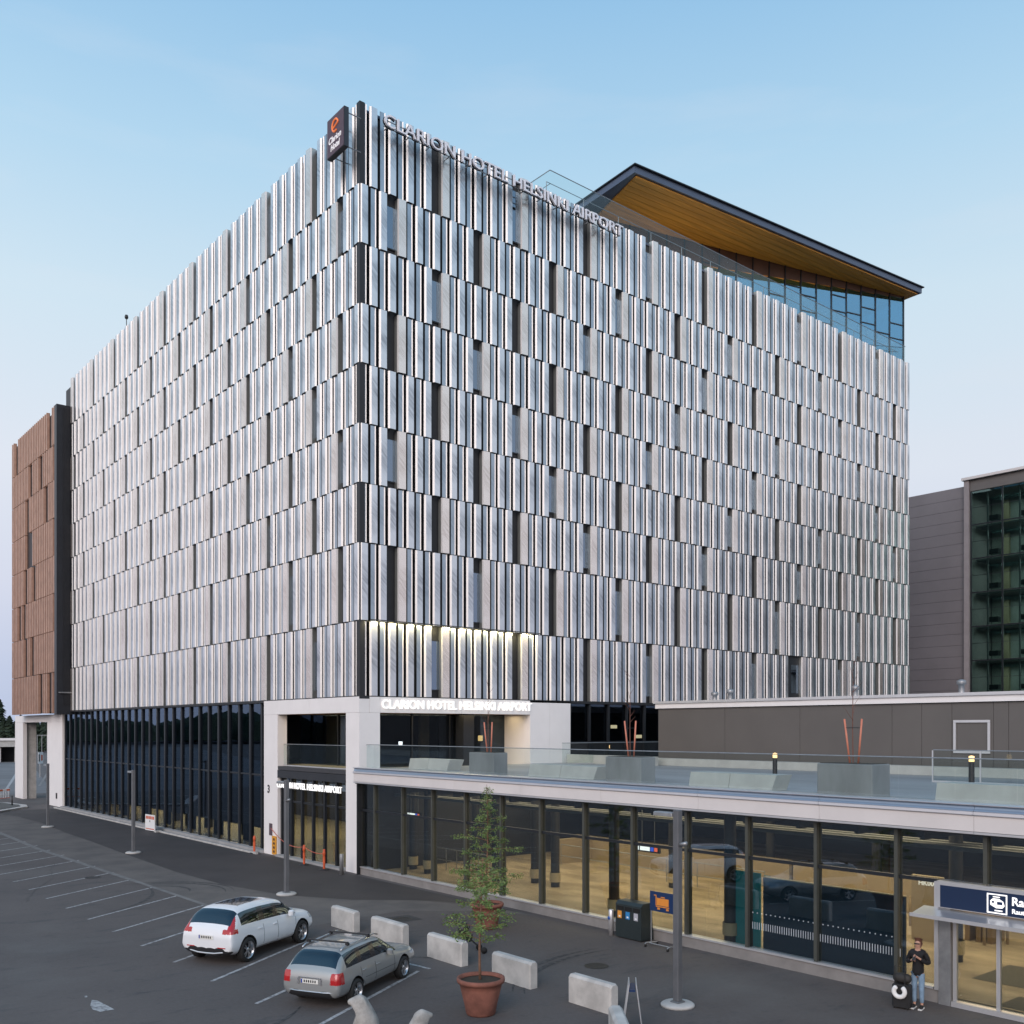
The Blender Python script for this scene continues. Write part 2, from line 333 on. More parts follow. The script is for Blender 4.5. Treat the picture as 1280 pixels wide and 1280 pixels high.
for a, c, w in (((-8.75,-4.0),(-8.85,4.0),0.2),((-8.85,4.0),(-9.0,12.0),0.26),((-9.0,12.0),(-9.15,20.0),0.3),((-9.15,20.0),(-8.8,32.0),0.3),((-8.8,32.0),(-8.8,46.0),0.3)):
    strip('gutter_joint', a, c, w, 0.006, bpy.data.materials['pale_concrete_joint'])
# tyre scuffs, drain gratings and repair patches, each its own flat piece of the ground
SCUFF = mat('tyre_scuff', (0.030,0.030,0.032), 0.8, 0, 0.7, 5, col2=(0.085,0.080,0.078), lo=0.35, hi=0.6)
rs_ = random.Random(21)
def arc(cx, cy, r, a0, a1, w):
    mb = MB(); n = 18
    for i in range(n):
        a, b_ = a0+(a1-a0)*i/n, a0+(a1-a0)*(i+1)/n; wa = w*math.sin(math.pi*(i+0.3)/(n+0.6)); wb2 = w*math.sin(math.pi*(i+1.3)/(n+0.6)) if i < n-1 else 0.02
        mb.face([(cx+(r-wa)*math.cos(a),cy+(r-wa)*math.sin(a),0.0055),(cx+(r-wb2)*math.cos(b_),cy+(r-wb2)*math.sin(b_),0.0055),(cx+(r+wb2)*math.cos(b_),cy+(r+wb2)*math.sin(b_),0.0055),(cx+(r+wa)*math.cos(a),cy+(r+wa)*math.sin(a),0.0055)])
    mb.build('tyre_mark', SCUFF, ground)
for cx, cy, r, a0, a1 in ((-9.6,0.6,3.0,-0.5,1.5),(-9.6,0.6,3.35,-0.4,1.6),(-9.4,1.2,1.6,-0.6,1.2),(-3,-24,5.5,1.4,2.5),(-3,-24,5.8,1.45,2.45),(-15.5,-15.5,4,4.2,5.6),(-4.0,-13.0,4.2,2.9,4.2),(-15,3,6,5.2,6.2)): arc(cx, cy, r, a0, a1, 0.09)
CRACK = mat('bitumen_crack_seal', (0.028,0.027,0.028), 0.6, 0, 0.3, 3)
for (x0,y0,x1,y1) in ((-6.4,-8.8,-0.9,-13.5),(-14,2,-9.5,14)):
    mb = MB(); n = 26; p_ = Vector((x0,y0)); q_ = Vector((x1,y1)); d_ = (q_-p_).normalized(); nn_ = Vector((-d_.y,d_.x)); off_ = 0; prev = None
    for i in range(n+1):
        off_ += rs_.uniform(-0.16,0.16); off_ *= 0.93; c_ = p_.lerp(q_, i/n)+nn_*off_; w_ = 0.008*rs_.uniform(0.5,1.5)
        a_, b_ = c_-nn_*w_, c_+nn_*w_
        if prev: mb.face([(prev[0].x,prev[0].y,0.0062),(a_.x,a_.y,0.0062),(b_.x,b_.y,0.0062),(prev[1].x,prev[1].y,0.0062)])
        prev = (a_, b_)
    mb.build('sealed_crack', CRACK, ground)
PATCH = mat('asphalt_patch', (0.052,0.050,0.051), 0.8, 0, 0.35, 1.0, 0.3, 60)
for x, y, w, l, a in ((-4.4,-10.4,1.1,1.1,0.0),):
    mb = MB(); c_, s2 = math.cos(a), math.sin(a); mb.face([(x+px_*c_-py_*s2,y+px_*s2+py_*c_,0.0045) for px_,py_ in ((-w/2,-l/2),(w/2,-l/2*0.9),(w/2*1.1,l/2),(-w/2*0.9,l/2*1.05))]); mb.build('repair_patch', PATCH, ground)
for x, y in ((-4.4,-10.4),(-3.9,-19.8),(-10.0,7.0)):
    mb = MB(); mb.lathe([(0,0.0),(0.30,0.0),(0.33,0.004),(0.36,0.0)], (x,y,0.007), 20); mb.build('manhole_cover', mat('cast_iron', (0.05,0.048,0.047), 0.6, 0.5, 0.4, 20) if 'cast_iron' not in bpy.data.materials else bpy.data.materials['cast_iron'], ground)
# worn painted arrow in the car park
mb = MB()
for pts in ([(-16.2, -14.15), (-16.11, -14.32), (-16.07, -14.81), (-16.03, -15.38), (-16.16, -15.36), (-16.36, -15.36), (-16.44, -15.04), (-16.38, -14.64)],
            [(-16.23, -13.65), (-16.18, -13.69), (-16.22, -13.84), (-16.27, -13.8)]):
    mb.face([(x, y, 0.006) for x, y in pts])
mb.build('painted_arrow', LINE, ground)
# kerb slab in front of the hotel glazing
kb = boxo('kerb', (-0.62,9.9,0,-0.48,50.2,0.10), CONC); tag(kb, 'pale concrete kerb along the foot of the hotel glazing', kind='structure')

# ================================================================== HOTEL
ZR = [8.42,12.01,15.72,18.55,21.39,24.22,27.06,29.90,32.73,36.60]
P = 5.246; U1 = P/5; S1 = U1/2; QL = 4.80
hotel = empty('hotel_building', (0,0,0), 0, 'nine storey hotel clad in folded aluminium fins above a white portal and dark glazing', 'building')
boxo('core_wall', (0.35,0.35,8.46,51.7,50,36.35), DARK, hotel)
boxo('corner_column', (0.05,0.05,8.44,0.34,0.34,36.62), DARK, hotel)
mb = MB(); mb.box(0.3,0.3,36.36,51.8,0.5,36.5); mb.box(0.3,0.5,36.36,0.5,47.3,36.5); mb.build('parapet_capping', NAVYR, hotel)
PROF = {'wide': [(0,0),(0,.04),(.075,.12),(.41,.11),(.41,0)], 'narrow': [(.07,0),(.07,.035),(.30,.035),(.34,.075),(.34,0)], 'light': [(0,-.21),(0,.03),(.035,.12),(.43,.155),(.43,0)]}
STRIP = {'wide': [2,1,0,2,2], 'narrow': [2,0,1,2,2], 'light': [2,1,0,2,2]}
D0 = -0.12
def panel_geo(mb, kind, face, a0, z0, h, tilt=0.0):
    pr = PROF[kind]; st = STRIP[kind]; n = len(pr)
    def W(a, d, z):
        d += D0
        return (a0+a, -d, z) if face == 'R' else (-d, a0+a, z)
    arc = [p[0]/0.52 for p in pr]
    for i in range(n):
        p, q = pr[i], pr[(i+1) % n]; mb.mi = st[i]
        pts = [W(*p, z0), W(*q, z0), W(*q, z0+h), W(*p, z0+h)]
        uv = [(arc[i],0),(arc[(i+1)%n],0),(arc[(i+1)%n],1),(arc[i],1)]
        if face == 'L': pts.reverse(); uv.reverse()
        mb.face(pts, uv)
    mb.mi = 2
    bot = [W(*p, z0) for p in pr]; top = [W(*p, z0+h) for p in pr]
    if face == 'R': bot.reverse()
    else: top.reverse()
    mb.face(bot); mb.face(top)
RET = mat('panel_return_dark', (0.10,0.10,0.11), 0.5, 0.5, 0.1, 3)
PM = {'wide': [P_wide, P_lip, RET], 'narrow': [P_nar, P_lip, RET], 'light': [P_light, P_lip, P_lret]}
def proj(x, y, z):
    dx, dy = x-CAM.x, y-CAM.y; c, s = math.cos(YAW), math.sin(YAW)
    X = dx*c-dy*s; Y = dx*s+dy*c
    return 640+1208.6*X/Y, Y
slots = []; wins = []
for face, LEN in (('R', 51.75), ('L', 47.35)):
    for r in range(9):
        z0, h = ZR[r]+0.03, ZR[r+1]-ZR[r]-0.05
        off = QL if r % 2 == 0 else QL-P/2
        k = -1
        while off+(k-1)*P < LEN:
            a = off+k*P
            items = [('light', a)]+[('wide', a-U1*j) for j in range(1,5)]+[('narrow', a-U1*j+S1) for j in range(2,5)]+[('narrow', a+S1)]
            for kind, aa in items:
                w = 0.52 if kind != 'narrow' else 0.42
                if aa < 0.02 or aa+w > LEN+0.15: continue
                if face == 'R' and r == 0 and 34.9 < aa+0.2 < 36.3: continue
                slots.append((kind, face, r, aa, z0, h))
            if 0.3 < a-S1 and a+0.4 < LEN and (r*5+k*3+(face == 'L')) % 7 < 3: wins.append((face, r, a-S1-0.18, z0, h))
            k += 1
groups = {}
for s in slots: groups.setdefault(s[0], []).append(s)
cache = {}
for kind, ss in groups.items():
    def size(s):
        w = 0.5; x, y = (s[3], 0) if s[1] == 'R' else (0, s[3])
        x2, y2 = (s[3]+w, 0) if s[1] == 'R' else (0, s[3]+w)
        a, Y = proj(x, y, 0); c, _ = proj(x2, y2, 0); return abs(c-a)*s[5]/Y
    ss.sort(key=size, reverse=True)
    nm = {'wide': 'wide_fin_panel', 'narrow': 'narrow_fin_panel', 'light': 'matt_fin_panel'}[kind]
    for kind, face, r, a, z0, h in ss[:290]:
        key = (kind, face, round(h, 3))
        if key not in cache:
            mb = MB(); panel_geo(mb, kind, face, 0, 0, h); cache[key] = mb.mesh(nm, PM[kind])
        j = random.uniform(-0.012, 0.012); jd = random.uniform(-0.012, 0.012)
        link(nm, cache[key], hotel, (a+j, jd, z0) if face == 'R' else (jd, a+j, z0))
    if len(ss) > 290:
        mb = MB()
        for kind, face, r, a, z0, h in ss[290:]:
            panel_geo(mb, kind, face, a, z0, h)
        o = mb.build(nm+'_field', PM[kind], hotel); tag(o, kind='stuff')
# windows behind the gaps
wc = {}
for face, r, a, z0, h in wins:
    key = (face, round(h, 2))
    if key not in wc:
        zb, zt = (0.36, h-0.42) if h < 3.2 else (0.40, h-0.7)
        m1 = MB(); m2 = MB()
        if face == 'R':
            m1.box(0,-0.06,zb-0.06,1.0,0,zt+0.06); m2.box(0.05,-0.075,zb,0.95,-0.062,zt)
        else:
            m1.box(-0.06,0,zb-0.06,0,1.0,zt+0.06); m2.box(-0.075,0.05,zb,-0.062,0.95,zt)
        wc[key] = (m1.mesh('window', FRAME), m2.mesh('pane', GL_WIN))
    loc = (a, 0.35, z0) if face == 'R' else (0.35, a, z0)
    w = link('window', wc[key][0], hotel, loc); link('pane', wc[key][1], w)
# the opening where two fins are left out
w = boxo('window', (34.9,0.28,8.6,36.4,0.35,11.9), FRAME, hotel); boxo('pane', (35.3,0.262,9.4,36.2,0.279,11.4), GL_WIN, w)
# ---- ground floors, left side: glazing
boxo('soffit', (0.0,0.0,8.30,51.7,50,8.44), DARK, hotel)
LEDGE = mat('pale_sill', (0.36,0.36,0.36), 0.7, 0, 0.2, 1)
boxo('sill', (-0.10,10.2,0,0.30,50.1,0.16), LEDGE, hotel)
g0 = boxo('lobby_glazing', (0.30,10.22,0.17,0.325,50.1,8.29), GL_DARK, hotel)
CURT = mat('dark_inner_screen', (0.025,0.025,0.028), 0.7)
for k in range(25):
    zb_ = 1.0 if k % 3 else 0.13
    boxo('inner_screen', (1.5,10.3+k*1.496+0.02,zb_,1.56,10.3+(k+1)*1.496-0.02,4.05), CURT, hotel)
v = 10.2+0.75; fm = {}
mb = MB(); mb.box(0.20,-0.10,0,0.295,0.10,8.13); fin = mb.mesh('mullion', FRAME)
while v < 50.1:
    link('mullion', fin, hotel, (0.0, v, 0.165)); v += 1.496
mb = MB()
for z in (4.25,): mb.box(0.24,10.2,z,0.299,50.1,z+0.08)
mb.build('transom', FRAME, hotel)
LOBF = mat('warm_stone_floor', (0.62,0.50,0.30), 0.35, 0, 0.25, 0.5)
boxo('lobby_floor', (0.34,0.6,0.0,14,49.8,0.12), LOBF, hotel)
boxo('upper_floor', (2.2,10.3,4.1,14,49.8,4.45), DARK2, hotel)
boxo('lobby_back_wall', (12,10.3,0.13,12.2,49.8,8.29), mat('dark_timber_wall', (0.05,0.04,0.032), 0.6, 0, 0.4, 0.6), hotel)
boxo('end_wall', (0.36,50.12,0.0,51,50.19,8.29), DARK, hotel)
cyl = MB(); cyl.lathe([(0.3,0),(0.3,3.98)], n=16); cm = cyl.mesh('lobby_column', mat('dark_column', (0.03,0.03,0.03), 0.5))
for v in range(12, 48, 6): link('lobby_column', cm, hotel, (2.8, v+0.7, 0.12))
scr = boxo('screen', (1.9,26.2,2.9,1.98,26.9,3.9), emitmat('cyan_screen', (0.10,0.75,0.85), 1.6)); tag(scr, 'small glowing cyan screen standing behind the hotel glazing', 'screen')
boxo('stand', (1.9,26.45,0.12,1.98,26.65,2.9), DARK, scr)
SPOT = emitmat('lit_ceiling_lamp', (1.0,0.93,0.8), 9.0)
k = 0
for v in (43.5,42.2,36.0,33.5,30.6,24.5,19.0,16.5):
    mb = MB(); mb.box(-0.18,-0.10,0,0.18,0.10,0.06); o = mb.build('ceiling_lamp', SPOT, hotel, (2.6, v, 4.02))
def area(name, loc, sx, sy, e, col=(1.0,0.78,0.45), rot=(0,0,0), parent=None):
    l = bpy.data.lights.new(name, 'AREA'); l.shape = 'RECTANGLE'; l.size = sx; l.size_y = sy; l.energy = e; l.color = col
    o = bpy.data.objects.new(name, l); COL.objects.link(o); o.location = loc; o.rotation_euler = rot; o.parent = parent; return o
area('lobby_light', (6, 29, 3.95), 6, 34, 3600)
# ---- white portal
mb = MB()
mb.box(0,8.53,0,0.50,10.19,7.64)
port = empty('white_portal', (0,0,0)); port.parent = hotel
boxo('column', (0.0,8.53,0.0,0.55,10.19,7.64), WHITEC, port)
boxo('corner_column', (0.0,0.0,0.0,1.14,1.25,7.64), WHITEC, port)
for a, c in ((10.19,8.53),(8.53,4.9),(4.9,0.0)):
    boxo('lintel_plate', (-0.006,c+0.006,7.646,0.55,a-0.006,8.40), WHITEC, port)
for a, c in ((0.0,1.14),(1.14,6.0),(6.0,10.66)):
    boxo('lintel_plate', (a+0.56 if a == 0 else a+0.006,-0.006,7.646,c-0.006,0.55,8.40), WHITEC, port)
boxo('lintel_plate', (10.666,0,4.9,12.1,0.55,8.40), WHITEC, port); boxo('lintel_plate', (12.11,0,4.9,13.66,0.55,8.40), WHITEC, port)
boxo('portal_base', (10.67,0,0,13.66,0.5,4.89), WHITEC, port)
# upper loggia behind the portal, left side and right side
PEACH = mat('timber_loggia_ceiling', (0.55,0.33,0.2), 0.6, 0, 0.2, 1)
boxo('loggia_ceiling', (0.56,0.56,7.66,13.6,10.18,7.70), PEACH, hotel)
boxo('loggia_floor', (0.02,1.26,4.66,0.56,8.52,4.86), mat('dark_balcony_edge', (0.045,0.045,0.05), 0.5), hotel)
boxo('loggia_floor', (0.57,0.57,4.66,13.6,10.18,4.90), LOBF, hotel)
gl = boxo('loggia_glazing', (2.2,2.2,4.91,2.225,10.18,7.65), GL_DARK, hotel)
gl = boxo('loggia_glazing', (2.226,2.2,4.91,10.66,2.225,7.65), GL_DARK, hotel)
boxo('wall', (2.3,8.5,4.91,10.5,8.7,7.65), bpy.data.materials['dark_timber_wall'], hotel)
boxo('wall', (6.9,5.0,4.91,7.5,5.2,7.65), LOBF, hotel)
boxo('wall', (10.67,0.56,4.91,10.75,8.5,7.65), WHITEC, hotel)
mb = MB()
for v in (5.8,3.9): mb.box(2.14,v,4.9,2.19,v+0.06,7.65)
mb.build('mullion', FRAME, hotel)
for u in (4.4,6.8,7.6): boxo('mullion', (u,2.13,4.9,u+0.07,2.19,7.65), FRAME, hotel)
boxo('column', (7.2,1.4,4.9,7.9,2.1,7.65), DARK2, hotel)
lamp = boxo('wall_lamp', (9.1,2.5,6.2,9.35,2.6,6.5), emitmat('warm_lamp', (1,0.6,0.2), 4), hotel)
mb = MB(); mb.lathe([(0.0,0),(0.1,0),(0.1,0.2),(0,0.2)], (0,0,0), 10); mb.build('pendant_lamp', SPOT, hotel, (4.4,3.2,6.0))
area('loggia_light', (6.5, 1.3, 7.6), 8, 1.0, 60); area('loggia_light', (1.4, 5.4, 7.6), 1.0, 6, 30)
# entrance below the loggia
mb = MB(); mb.box(0.30,1.26,0.12,0.325,8.52,4.62); mb.build('entrance_glazing', GL_DARK, hotel)
mb = MB(); mb.box(0.16,-0.08,0,0.295,0.08,4.14); em = mb.mesh('mullion', FRAME)
for v in (8.42,7.3,6.1,4.9,3.7,2.5,1.4): link('mullion', em, hotel, (0.0,v,0.1))
boxo('transom', (0.22,1.3,2.95,0.299,8.5,3.05), FRAME, hotel)
boxo('canopy_band', (-0.02,1.26,4.25,0.295,8.52,4.64), DARK2, hotel)
boxo('threshold', (-0.15,1.26,0.0,0.29,8.52,0.10), LEDGE, hotel)
area('entrance_light', (4, 5, 4.4), 4, 5, 330)
boxo('entrance_back_wall', (9,1.3,0.13,9.2,10.1,4.6), DARK2, hotel)
# ---- right side, glazing above the deck
boxo('deck_glazing', (13.68,0.30,6.15,51.5,0.325,8.29), GL_DARK, hotel)
boxo('spandrel', (13.68,0.27,4.9,51.5,0.33,6.14), DARK, hotel)
boxo('back_wall', (13.68,5,0,51.5,5.2,8.29), DARK, hotel)
for k in range(25):
    u = 13.7+k*1.55
    boxo('mullion', (u,0.12,4.95,u+0.13,0.265,8.29), FRAME, hotel)
for u, z in ((18.2,6.9),(20.4,6.3)):
    boxo('room_lamp', (u,1.2,z,u+0.45,1.3,z+0.2), emitmat('room_lamp_glow', (1,0.75,0.4), 3), hotel)
# ---- strip lamp washing the lowest fins
sl = boxo('strip_lamp', (0.5,-0.30,12.03,11.2,-0.20,12.07), DARK2, hotel)
area('strip_light', (5.8,-0.25,12.0), 10.6, 0.10, 230, (1.0,0.84,0.45), (R(12),0,0))

# ================================================================== hotel lettering and signs
def sign(name, label, cat, **k): return empty(name, (0,0,0), 0, label, cat)
t = sign('roof_sign', 'large metal letters CLARION HOTEL HELSINKI AIRPORT along the top of the right facade', 'sign')
text_letters('CLARION HOTEL HELSINKI AIRPORT', h=0.60, width=16.25, depth=0.10, bold=0.0, mats=LET_MET, parent=t, M=MV(1.0,-0.62,35.48))
text_letters('CLARION HOTEL HELSINKI AIRPORT', 'letter_case', h=0.62, width=16.27, depth=0.05, bold=0.012, mats=FRAME, parent=t, M=MV(0.96,-0.54,35.45))
mb = MB(); mb.box(1.1,-0.36,35.62,17.3,-0.33,35.66); mb.box(1.1,-0.36,35.95,17.3,-0.33,35.99)
for k in range(14): mb.box(1.3+k*1.22,-0.34,35.6,1.34+k*1.22,-0.05,35.64)
mb.build('support_rail', GALV, t)
t = sign('portal_sign', 'lit white letters CLARION HOTEL HELSINKI AIRPORT on the white beam over the deck', 'sign')
text_letters('CLARION HOTEL HELSINKI AIRPORT', h=0.43, width=9.5, depth=0.06, bold=0.004, mats=LET_LIT, parent=t, M=MV(1.22,-0.07,7.84))
t = sign('entrance_sign', 'lit white letters CLARION HOTEL HELSINKI AIRPORT above the street entrance', 'sign')
text_letters('CLARION HOTEL HELSINKI AIRPORT', h=0.33, width=6.9, depth=0.05, bold=0.004, mats=LET_LIT, parent=t, M=MU(-0.12,8.34,3.73))
o = text_letters('3', 'house_number', h=0.45, depth=0.02, bold=0.02, mats=DARK, M=MU(-0.012,9.72,3.35), sep=False)
tag(o, 'black number 3 on the white entrance column', 'sign')
bs = empty('box_sign', (-0.95,0.55,34.9), 0, 'dark plum box sign with orange e emblem and Clarion Hotel script near the roof corner', 'sign')
PLUM = mat('plum_sign_face', (0.085,0.045,0.065), 0.5, 0, 0.05, 2)
boxo('case', (0.0,-0.80,-0.92,0.24,0.80,0.92), mat('sign_case', (0.02,0.025,0.035), 0.4), bs)
boxo('face', (-0.02,-0.77,-0.89,-0.001,0.77,0.89), PLUM, bs)
mb = MB()
pts = []
for k in range(25):
    a = R(-5+k*12.6); pts.append((-0.035, -0.27*math.cos(a), 0.37+0.28*math.sin(a)))
pts = [(-0.035,0.16,0.30),(-0.035,-0.27,0.42)]+pts[1:]
mb.tube(pts, 0.045, 6); mb.build('emblem', mat('orange_emblem', (0.80,0.20,0.06), 0.5, emit=(0.9,0.25,0.08), estr=0.35), bs)
WL = mat('white_sign_letter', (0.8,0.8,0.8), 0.5, emit=(0.9,0.85,0.9), estr=0.3)
def MUl(y, z): return Matrix.Translation((-0.03,y,z)) @ Matrix.Rotation(R(-90),4,'Z') @ Matrix.Rotation(R(90),4,'X')
text_letters('Clarion', 'letter', h=0.30, width=1.15, depth=0.02, bold=0.015, mats=WL, parent=bs, M=MUl(0.60,-0.33), shear=0.2)
text_letters('Hotel', 'letter', h=0.30, width=0.85, depth=0.02, bold=0.015, mats=WL, parent=bs, M=MUl(0.42,-0.70), shear=0.2)
mb = MB()
for y in (-0.6,0.6):
    for z in (-0.8,0.8): mb.tube([(0.2,y,z),(1.0,y,z)], 0.025, 6)
mb.build('bracket', GALV, bs)

# ================================================================== ROOF PAVILION
pav = empty('roof_pavilion', (40,8,36.4), 0, 'glazed roof pavilion under a sharp flat canopy with orange timber soffit', 'building')
def off(o): 
    o.location = (-40,-8,-36.4); return o
ZS = 42.35
c0, c1 = (21.9,2.8), (52.6,-0.4)
poly = [c0, c1, (53.4,20), (23.6,26)]
mb = MB(); mb.prism(poly, ZS+0.12, ZS+0.56); off(mb.build('canopy', NAVYR, pav))
mb = MB(); pin = [(c0[0]-0.12,c0[1]-0.15),(c1[0]+0.15,c1[1]-0.15),(53.55,20),(23.4,26.1)]
mb.prism(pin, ZS+0.57, ZS+0.64); off(mb.build('canopy_trim', FRAME, pav))
# soffit boards run parallel to the front edge; each one its own part
fd = Vector((c1[0]-c0[0], c1[1]-c0[1])).normalized(); fn = Vector((-fd.y, fd.x))
nb = 22
for i in range(nb):
    a0 = 0.18+i*0.52; a1 = a0+0.49
    sh0 = a0*0.07; 
    p = [Vector(c0)+fn*a0+fd*(0.25+a0*0.18), Vector(c1)+fn*a0-fd*0.3, Vector(c1)+fn*a1-fd*0.3, Vector(c0)+fn*a1+fd*(0.25+a1*0.18)]
    mb = MB(); mb.prism([(q.x,q.y) for q in p], ZS, ZS+0.10+0.015*(i%2)); off(mb.build('soffit_board', WOOD, pav))
# glazed wall: from the right corner back to the left
W0 = Vector((51.75, 0.75)); wd = Vector((-0.968, 0.25)); wn2 = Vector((-0.25,-0.968))
def wp(s, dd=0.0): q = W0+wd*s+wn2*dd; return q
def wallbox(name, s0, s1, z0, z1, d0, d1, m):
    mb = MB(); a = [wp(s0,d0), wp(s1,d0), wp(s1,d1), wp(s0,d1)]; mb.prism([(q.x,q.y) for q in a], z0, z1); return off(mb.build(name, m, pav))
SM = 1.55
for k in range(20):
    s0 = k*SM
    ztop = ZS-0.02-0.11*k if k < 14 else ZS-1.7
    # tapered brown band over the panes
    mb = MB(); zt2 = ZS-0.02; za, zb2 = ZS-0.10-0.11*k, ZS-0.10-0.11*(k+1)
    a, c = wp(s0+0.04,0.03), wp(s0+SM-0.04,0.03); a2, c2 = wp(s0+0.04,-0.03), wp(s0+SM-0.04,-0.03)
    vs = [(a.x,a.y,za),(c.x,c.y,zb2),(c.x,c.y,zt2),(a.x,a.y,zt2),(a2.x,a2.y,za),(c2.x,c2.y,zb2),(c2.x,c2.y,zt2),(a2.x,a2.y,zt2)]
    mb.add(vs, [(0,1,2,3),(7,6,5,4),(0,4,5,1),(3,2,6,7),(0,3,7,4),(1,5,6,2)]); off(mb.build('fascia_panel', WOODB, pav))
    wallbox('pane', s0+0.04, s0+SM-0.04, 36.4, min(za,zb2)-0.0, 0.0, 0.02, GL_ROOF)
    wallbox('mullion', s0-0.04, s0+0.04, 36.4, ZS-0.02, -0.06, 0.09, FRAME)
    zt = [39.9,38.9,40.6,39.9,41.0,38.6,40.4,40.9][k%8]
    wallbox('transom', s0+0.05, s0+SM-0.05, zt, zt+0.09, -0.02, 0.06, FRAME)
    if k%2 == 0: wallbox('transom', s0+0.05, s0+SM-0.05, zt-1.2, zt-1.12, -0.02, 0.06, FRAME)
mb = MB(); mb.box(51.73,0.85,36.4,51.75,14,ZS-0.02); off(mb.build('pane', GL_ROOF, pav))
for y in (0.8,4,7.5,11,14): mb = MB(); mb.box(51.68,y-0.05,36.4,51.80,y+0.05,ZS-0.02); off(mb.build('mullion', FRAME, pav))
mb = MB(); mb.box(24,14,36.4,51.6,14.2,ZS-0.02); off(mb.build('back_wall', mat('pavilion_inner_wall', (0.16,0.24,0.28), 0.6, 0, 0.3, 0.3), pav))
mb = MB(); mb.box(0.6,0.6,36.36,51.5,49,36.42); mb.build('roof_deck', CONC, hotel)
ul = boxo('soffit_fill_fixture', (28,8.2,36.45,46,8.4,36.6), DARK2, hotel)  # invented fixture body to go with the added soffit fill
area('soffit_fill_light', (36,7.0,36.7), 20, 5, 480, (1.0,0.78,0.45), (R(180),0,0))  # added fill light, aimed up to warm the canopy soffit
# roof balustrade
rr = empty('roof_balustrade', (12.65,0.6,36.4), 0, 'clear glass balustrade along the edge of the roof terrace', 'railing')
n = 27
for k in range(n):
    u0 = k*1.45; mb = MB(); mb.box(u0+0.01,-0.012,0.0,u0+1.44,0.012,1.80); mb.build('glass_panel', GL_RAIL, rr)
for k in range(2):
    mb = MB(); mb.box(-0.012,0.02+k*1.45,0.0,0.012,1.45+k*1.45,1.80); mb.build('glass_panel', GL_RAIL, rr)
mb = MB(); mb.tube([(0,0,1.82),(n*1.45,0,1.82)], 0.025, 6); mb.tube([(0,0,1.82),(0,2.9,1.82)], 0.025, 6)
mb.build('handrail', GALV, rr)
mb = MB(); mb.tube([(0,0.3,1.3),(n*1.45,0.3,1.3)], 0.02, 6); mb.tube([(0.3,0.3,1.3),(0.3,2.9,1.3)], 0.02, 6)
for k in range(14): mb.tube([(k*2.9,0.3,0),(k*2.9,0.3,1.3)], 0.02, 6)
mb.build('inner_rail', GALV, rr)
bd = MB(); bd.tube([(0,0,0),(0,0,0.9)], 0.03, 6); bd.lathe([(0,0.9),(0.11,0.93),(0.14,1.05),(0.1,1.2),(0,1.24)], n=10)
o = bd.build('roof_beacon', BLACKP, None, (0.3,34.0,36.5)); tag(o, 'small black beacon on a rod above the left facade parapet', 'beacon')

# ================================================================== BRONZE NEIGHBOUR
bz = empty('bronze_building', (-0.9,48,0), 0, 'lower bronze clad building with a dark side wall left of the hotel', 'building')
def bl(o): o.location = (0.9,-48,0); return o
bl(boxo('core', (-0.85,48.1,8.40,20,63.2,34.0), DARK, bz))
mb = MB(); mb.box(-1.1,47.40,8.10,0.34,48.08,34.28); bl(mb.build('side_wall', DARK2, bz))
mb = MB(); mb.box(-0.6,47.34,8.9,0.0,47.395,34.0); bl(mb.build('service_recess', DARK, bz)); 
mb = MB(); mb.box(-0.95,47.2,9.9,0.0,47.39,10.0); bl(mb.build('ledge', GALV, bz))
zr = [8.2,11.7,15.2,18.4,21.6,24.8,28.0,31.0,34.3]
bp = {}
for r in range(8):
    h = zr[r+1]-zr[r]-0.06
    g_ = random.sample(range(2,23), 2); gaps = g_+[q+1 for q in g_]+([0] if r%2 == 0 else [])
    if h not in bp:
        mb = MB()
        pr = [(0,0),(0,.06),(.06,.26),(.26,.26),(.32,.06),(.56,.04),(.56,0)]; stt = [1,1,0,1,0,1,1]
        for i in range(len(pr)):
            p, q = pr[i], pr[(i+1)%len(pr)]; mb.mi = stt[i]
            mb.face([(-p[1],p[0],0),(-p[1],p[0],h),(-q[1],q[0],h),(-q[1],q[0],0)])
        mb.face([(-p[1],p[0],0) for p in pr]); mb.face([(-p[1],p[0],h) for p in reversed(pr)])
        bp[h] = mb.mesh('bronze_panel', [P_bronze, P_bronze_shade])
    for k in range(26):
        if k in gaps: continue
        link('bronze_panel', bp[h], bz, (0.05, 0.05+0.584*k, zr[r]+0.03))
for nm, a in (('frame_column', (0.10,63.9,0,0.45,67.1,7.5)), ('frame_column', (0.10,50.2,0,0.45,55.1,7.5)), ('frame_beam', (0.10,50.2,7.51,0.45,67.1,8.16))):
    bl(boxo(nm, a, WHITEC, bz))
bl(boxo('passage_wall', (0.46,64.1,0,1.35,67.0,8.1), CONC, bz)); bl(boxo('passage_ceiling', (0.46,50.3,7.6,19,64.0,8.19), DARK, bz))
o = boxo('wall_post', (0.04,51.8,0.7,0.09,52.1,1.2), DARK); tag(o, 'small black fitting low on the far white column', 'fitting')

# ================================================================== TERMINAL
TB = empty('terminal_building', (0,0,0), 0, 'long low glazed station hall with grey fascia and planted roof deck', 'building')
VS = -50.0
boxo('deck_slab', (0.05,VS,4.45,60,-0.02,4.98), DECK, TB)
boxo('deck_infill', (0.57,0.57,4.45,13.6,0.55,4.6), DECK, TB)
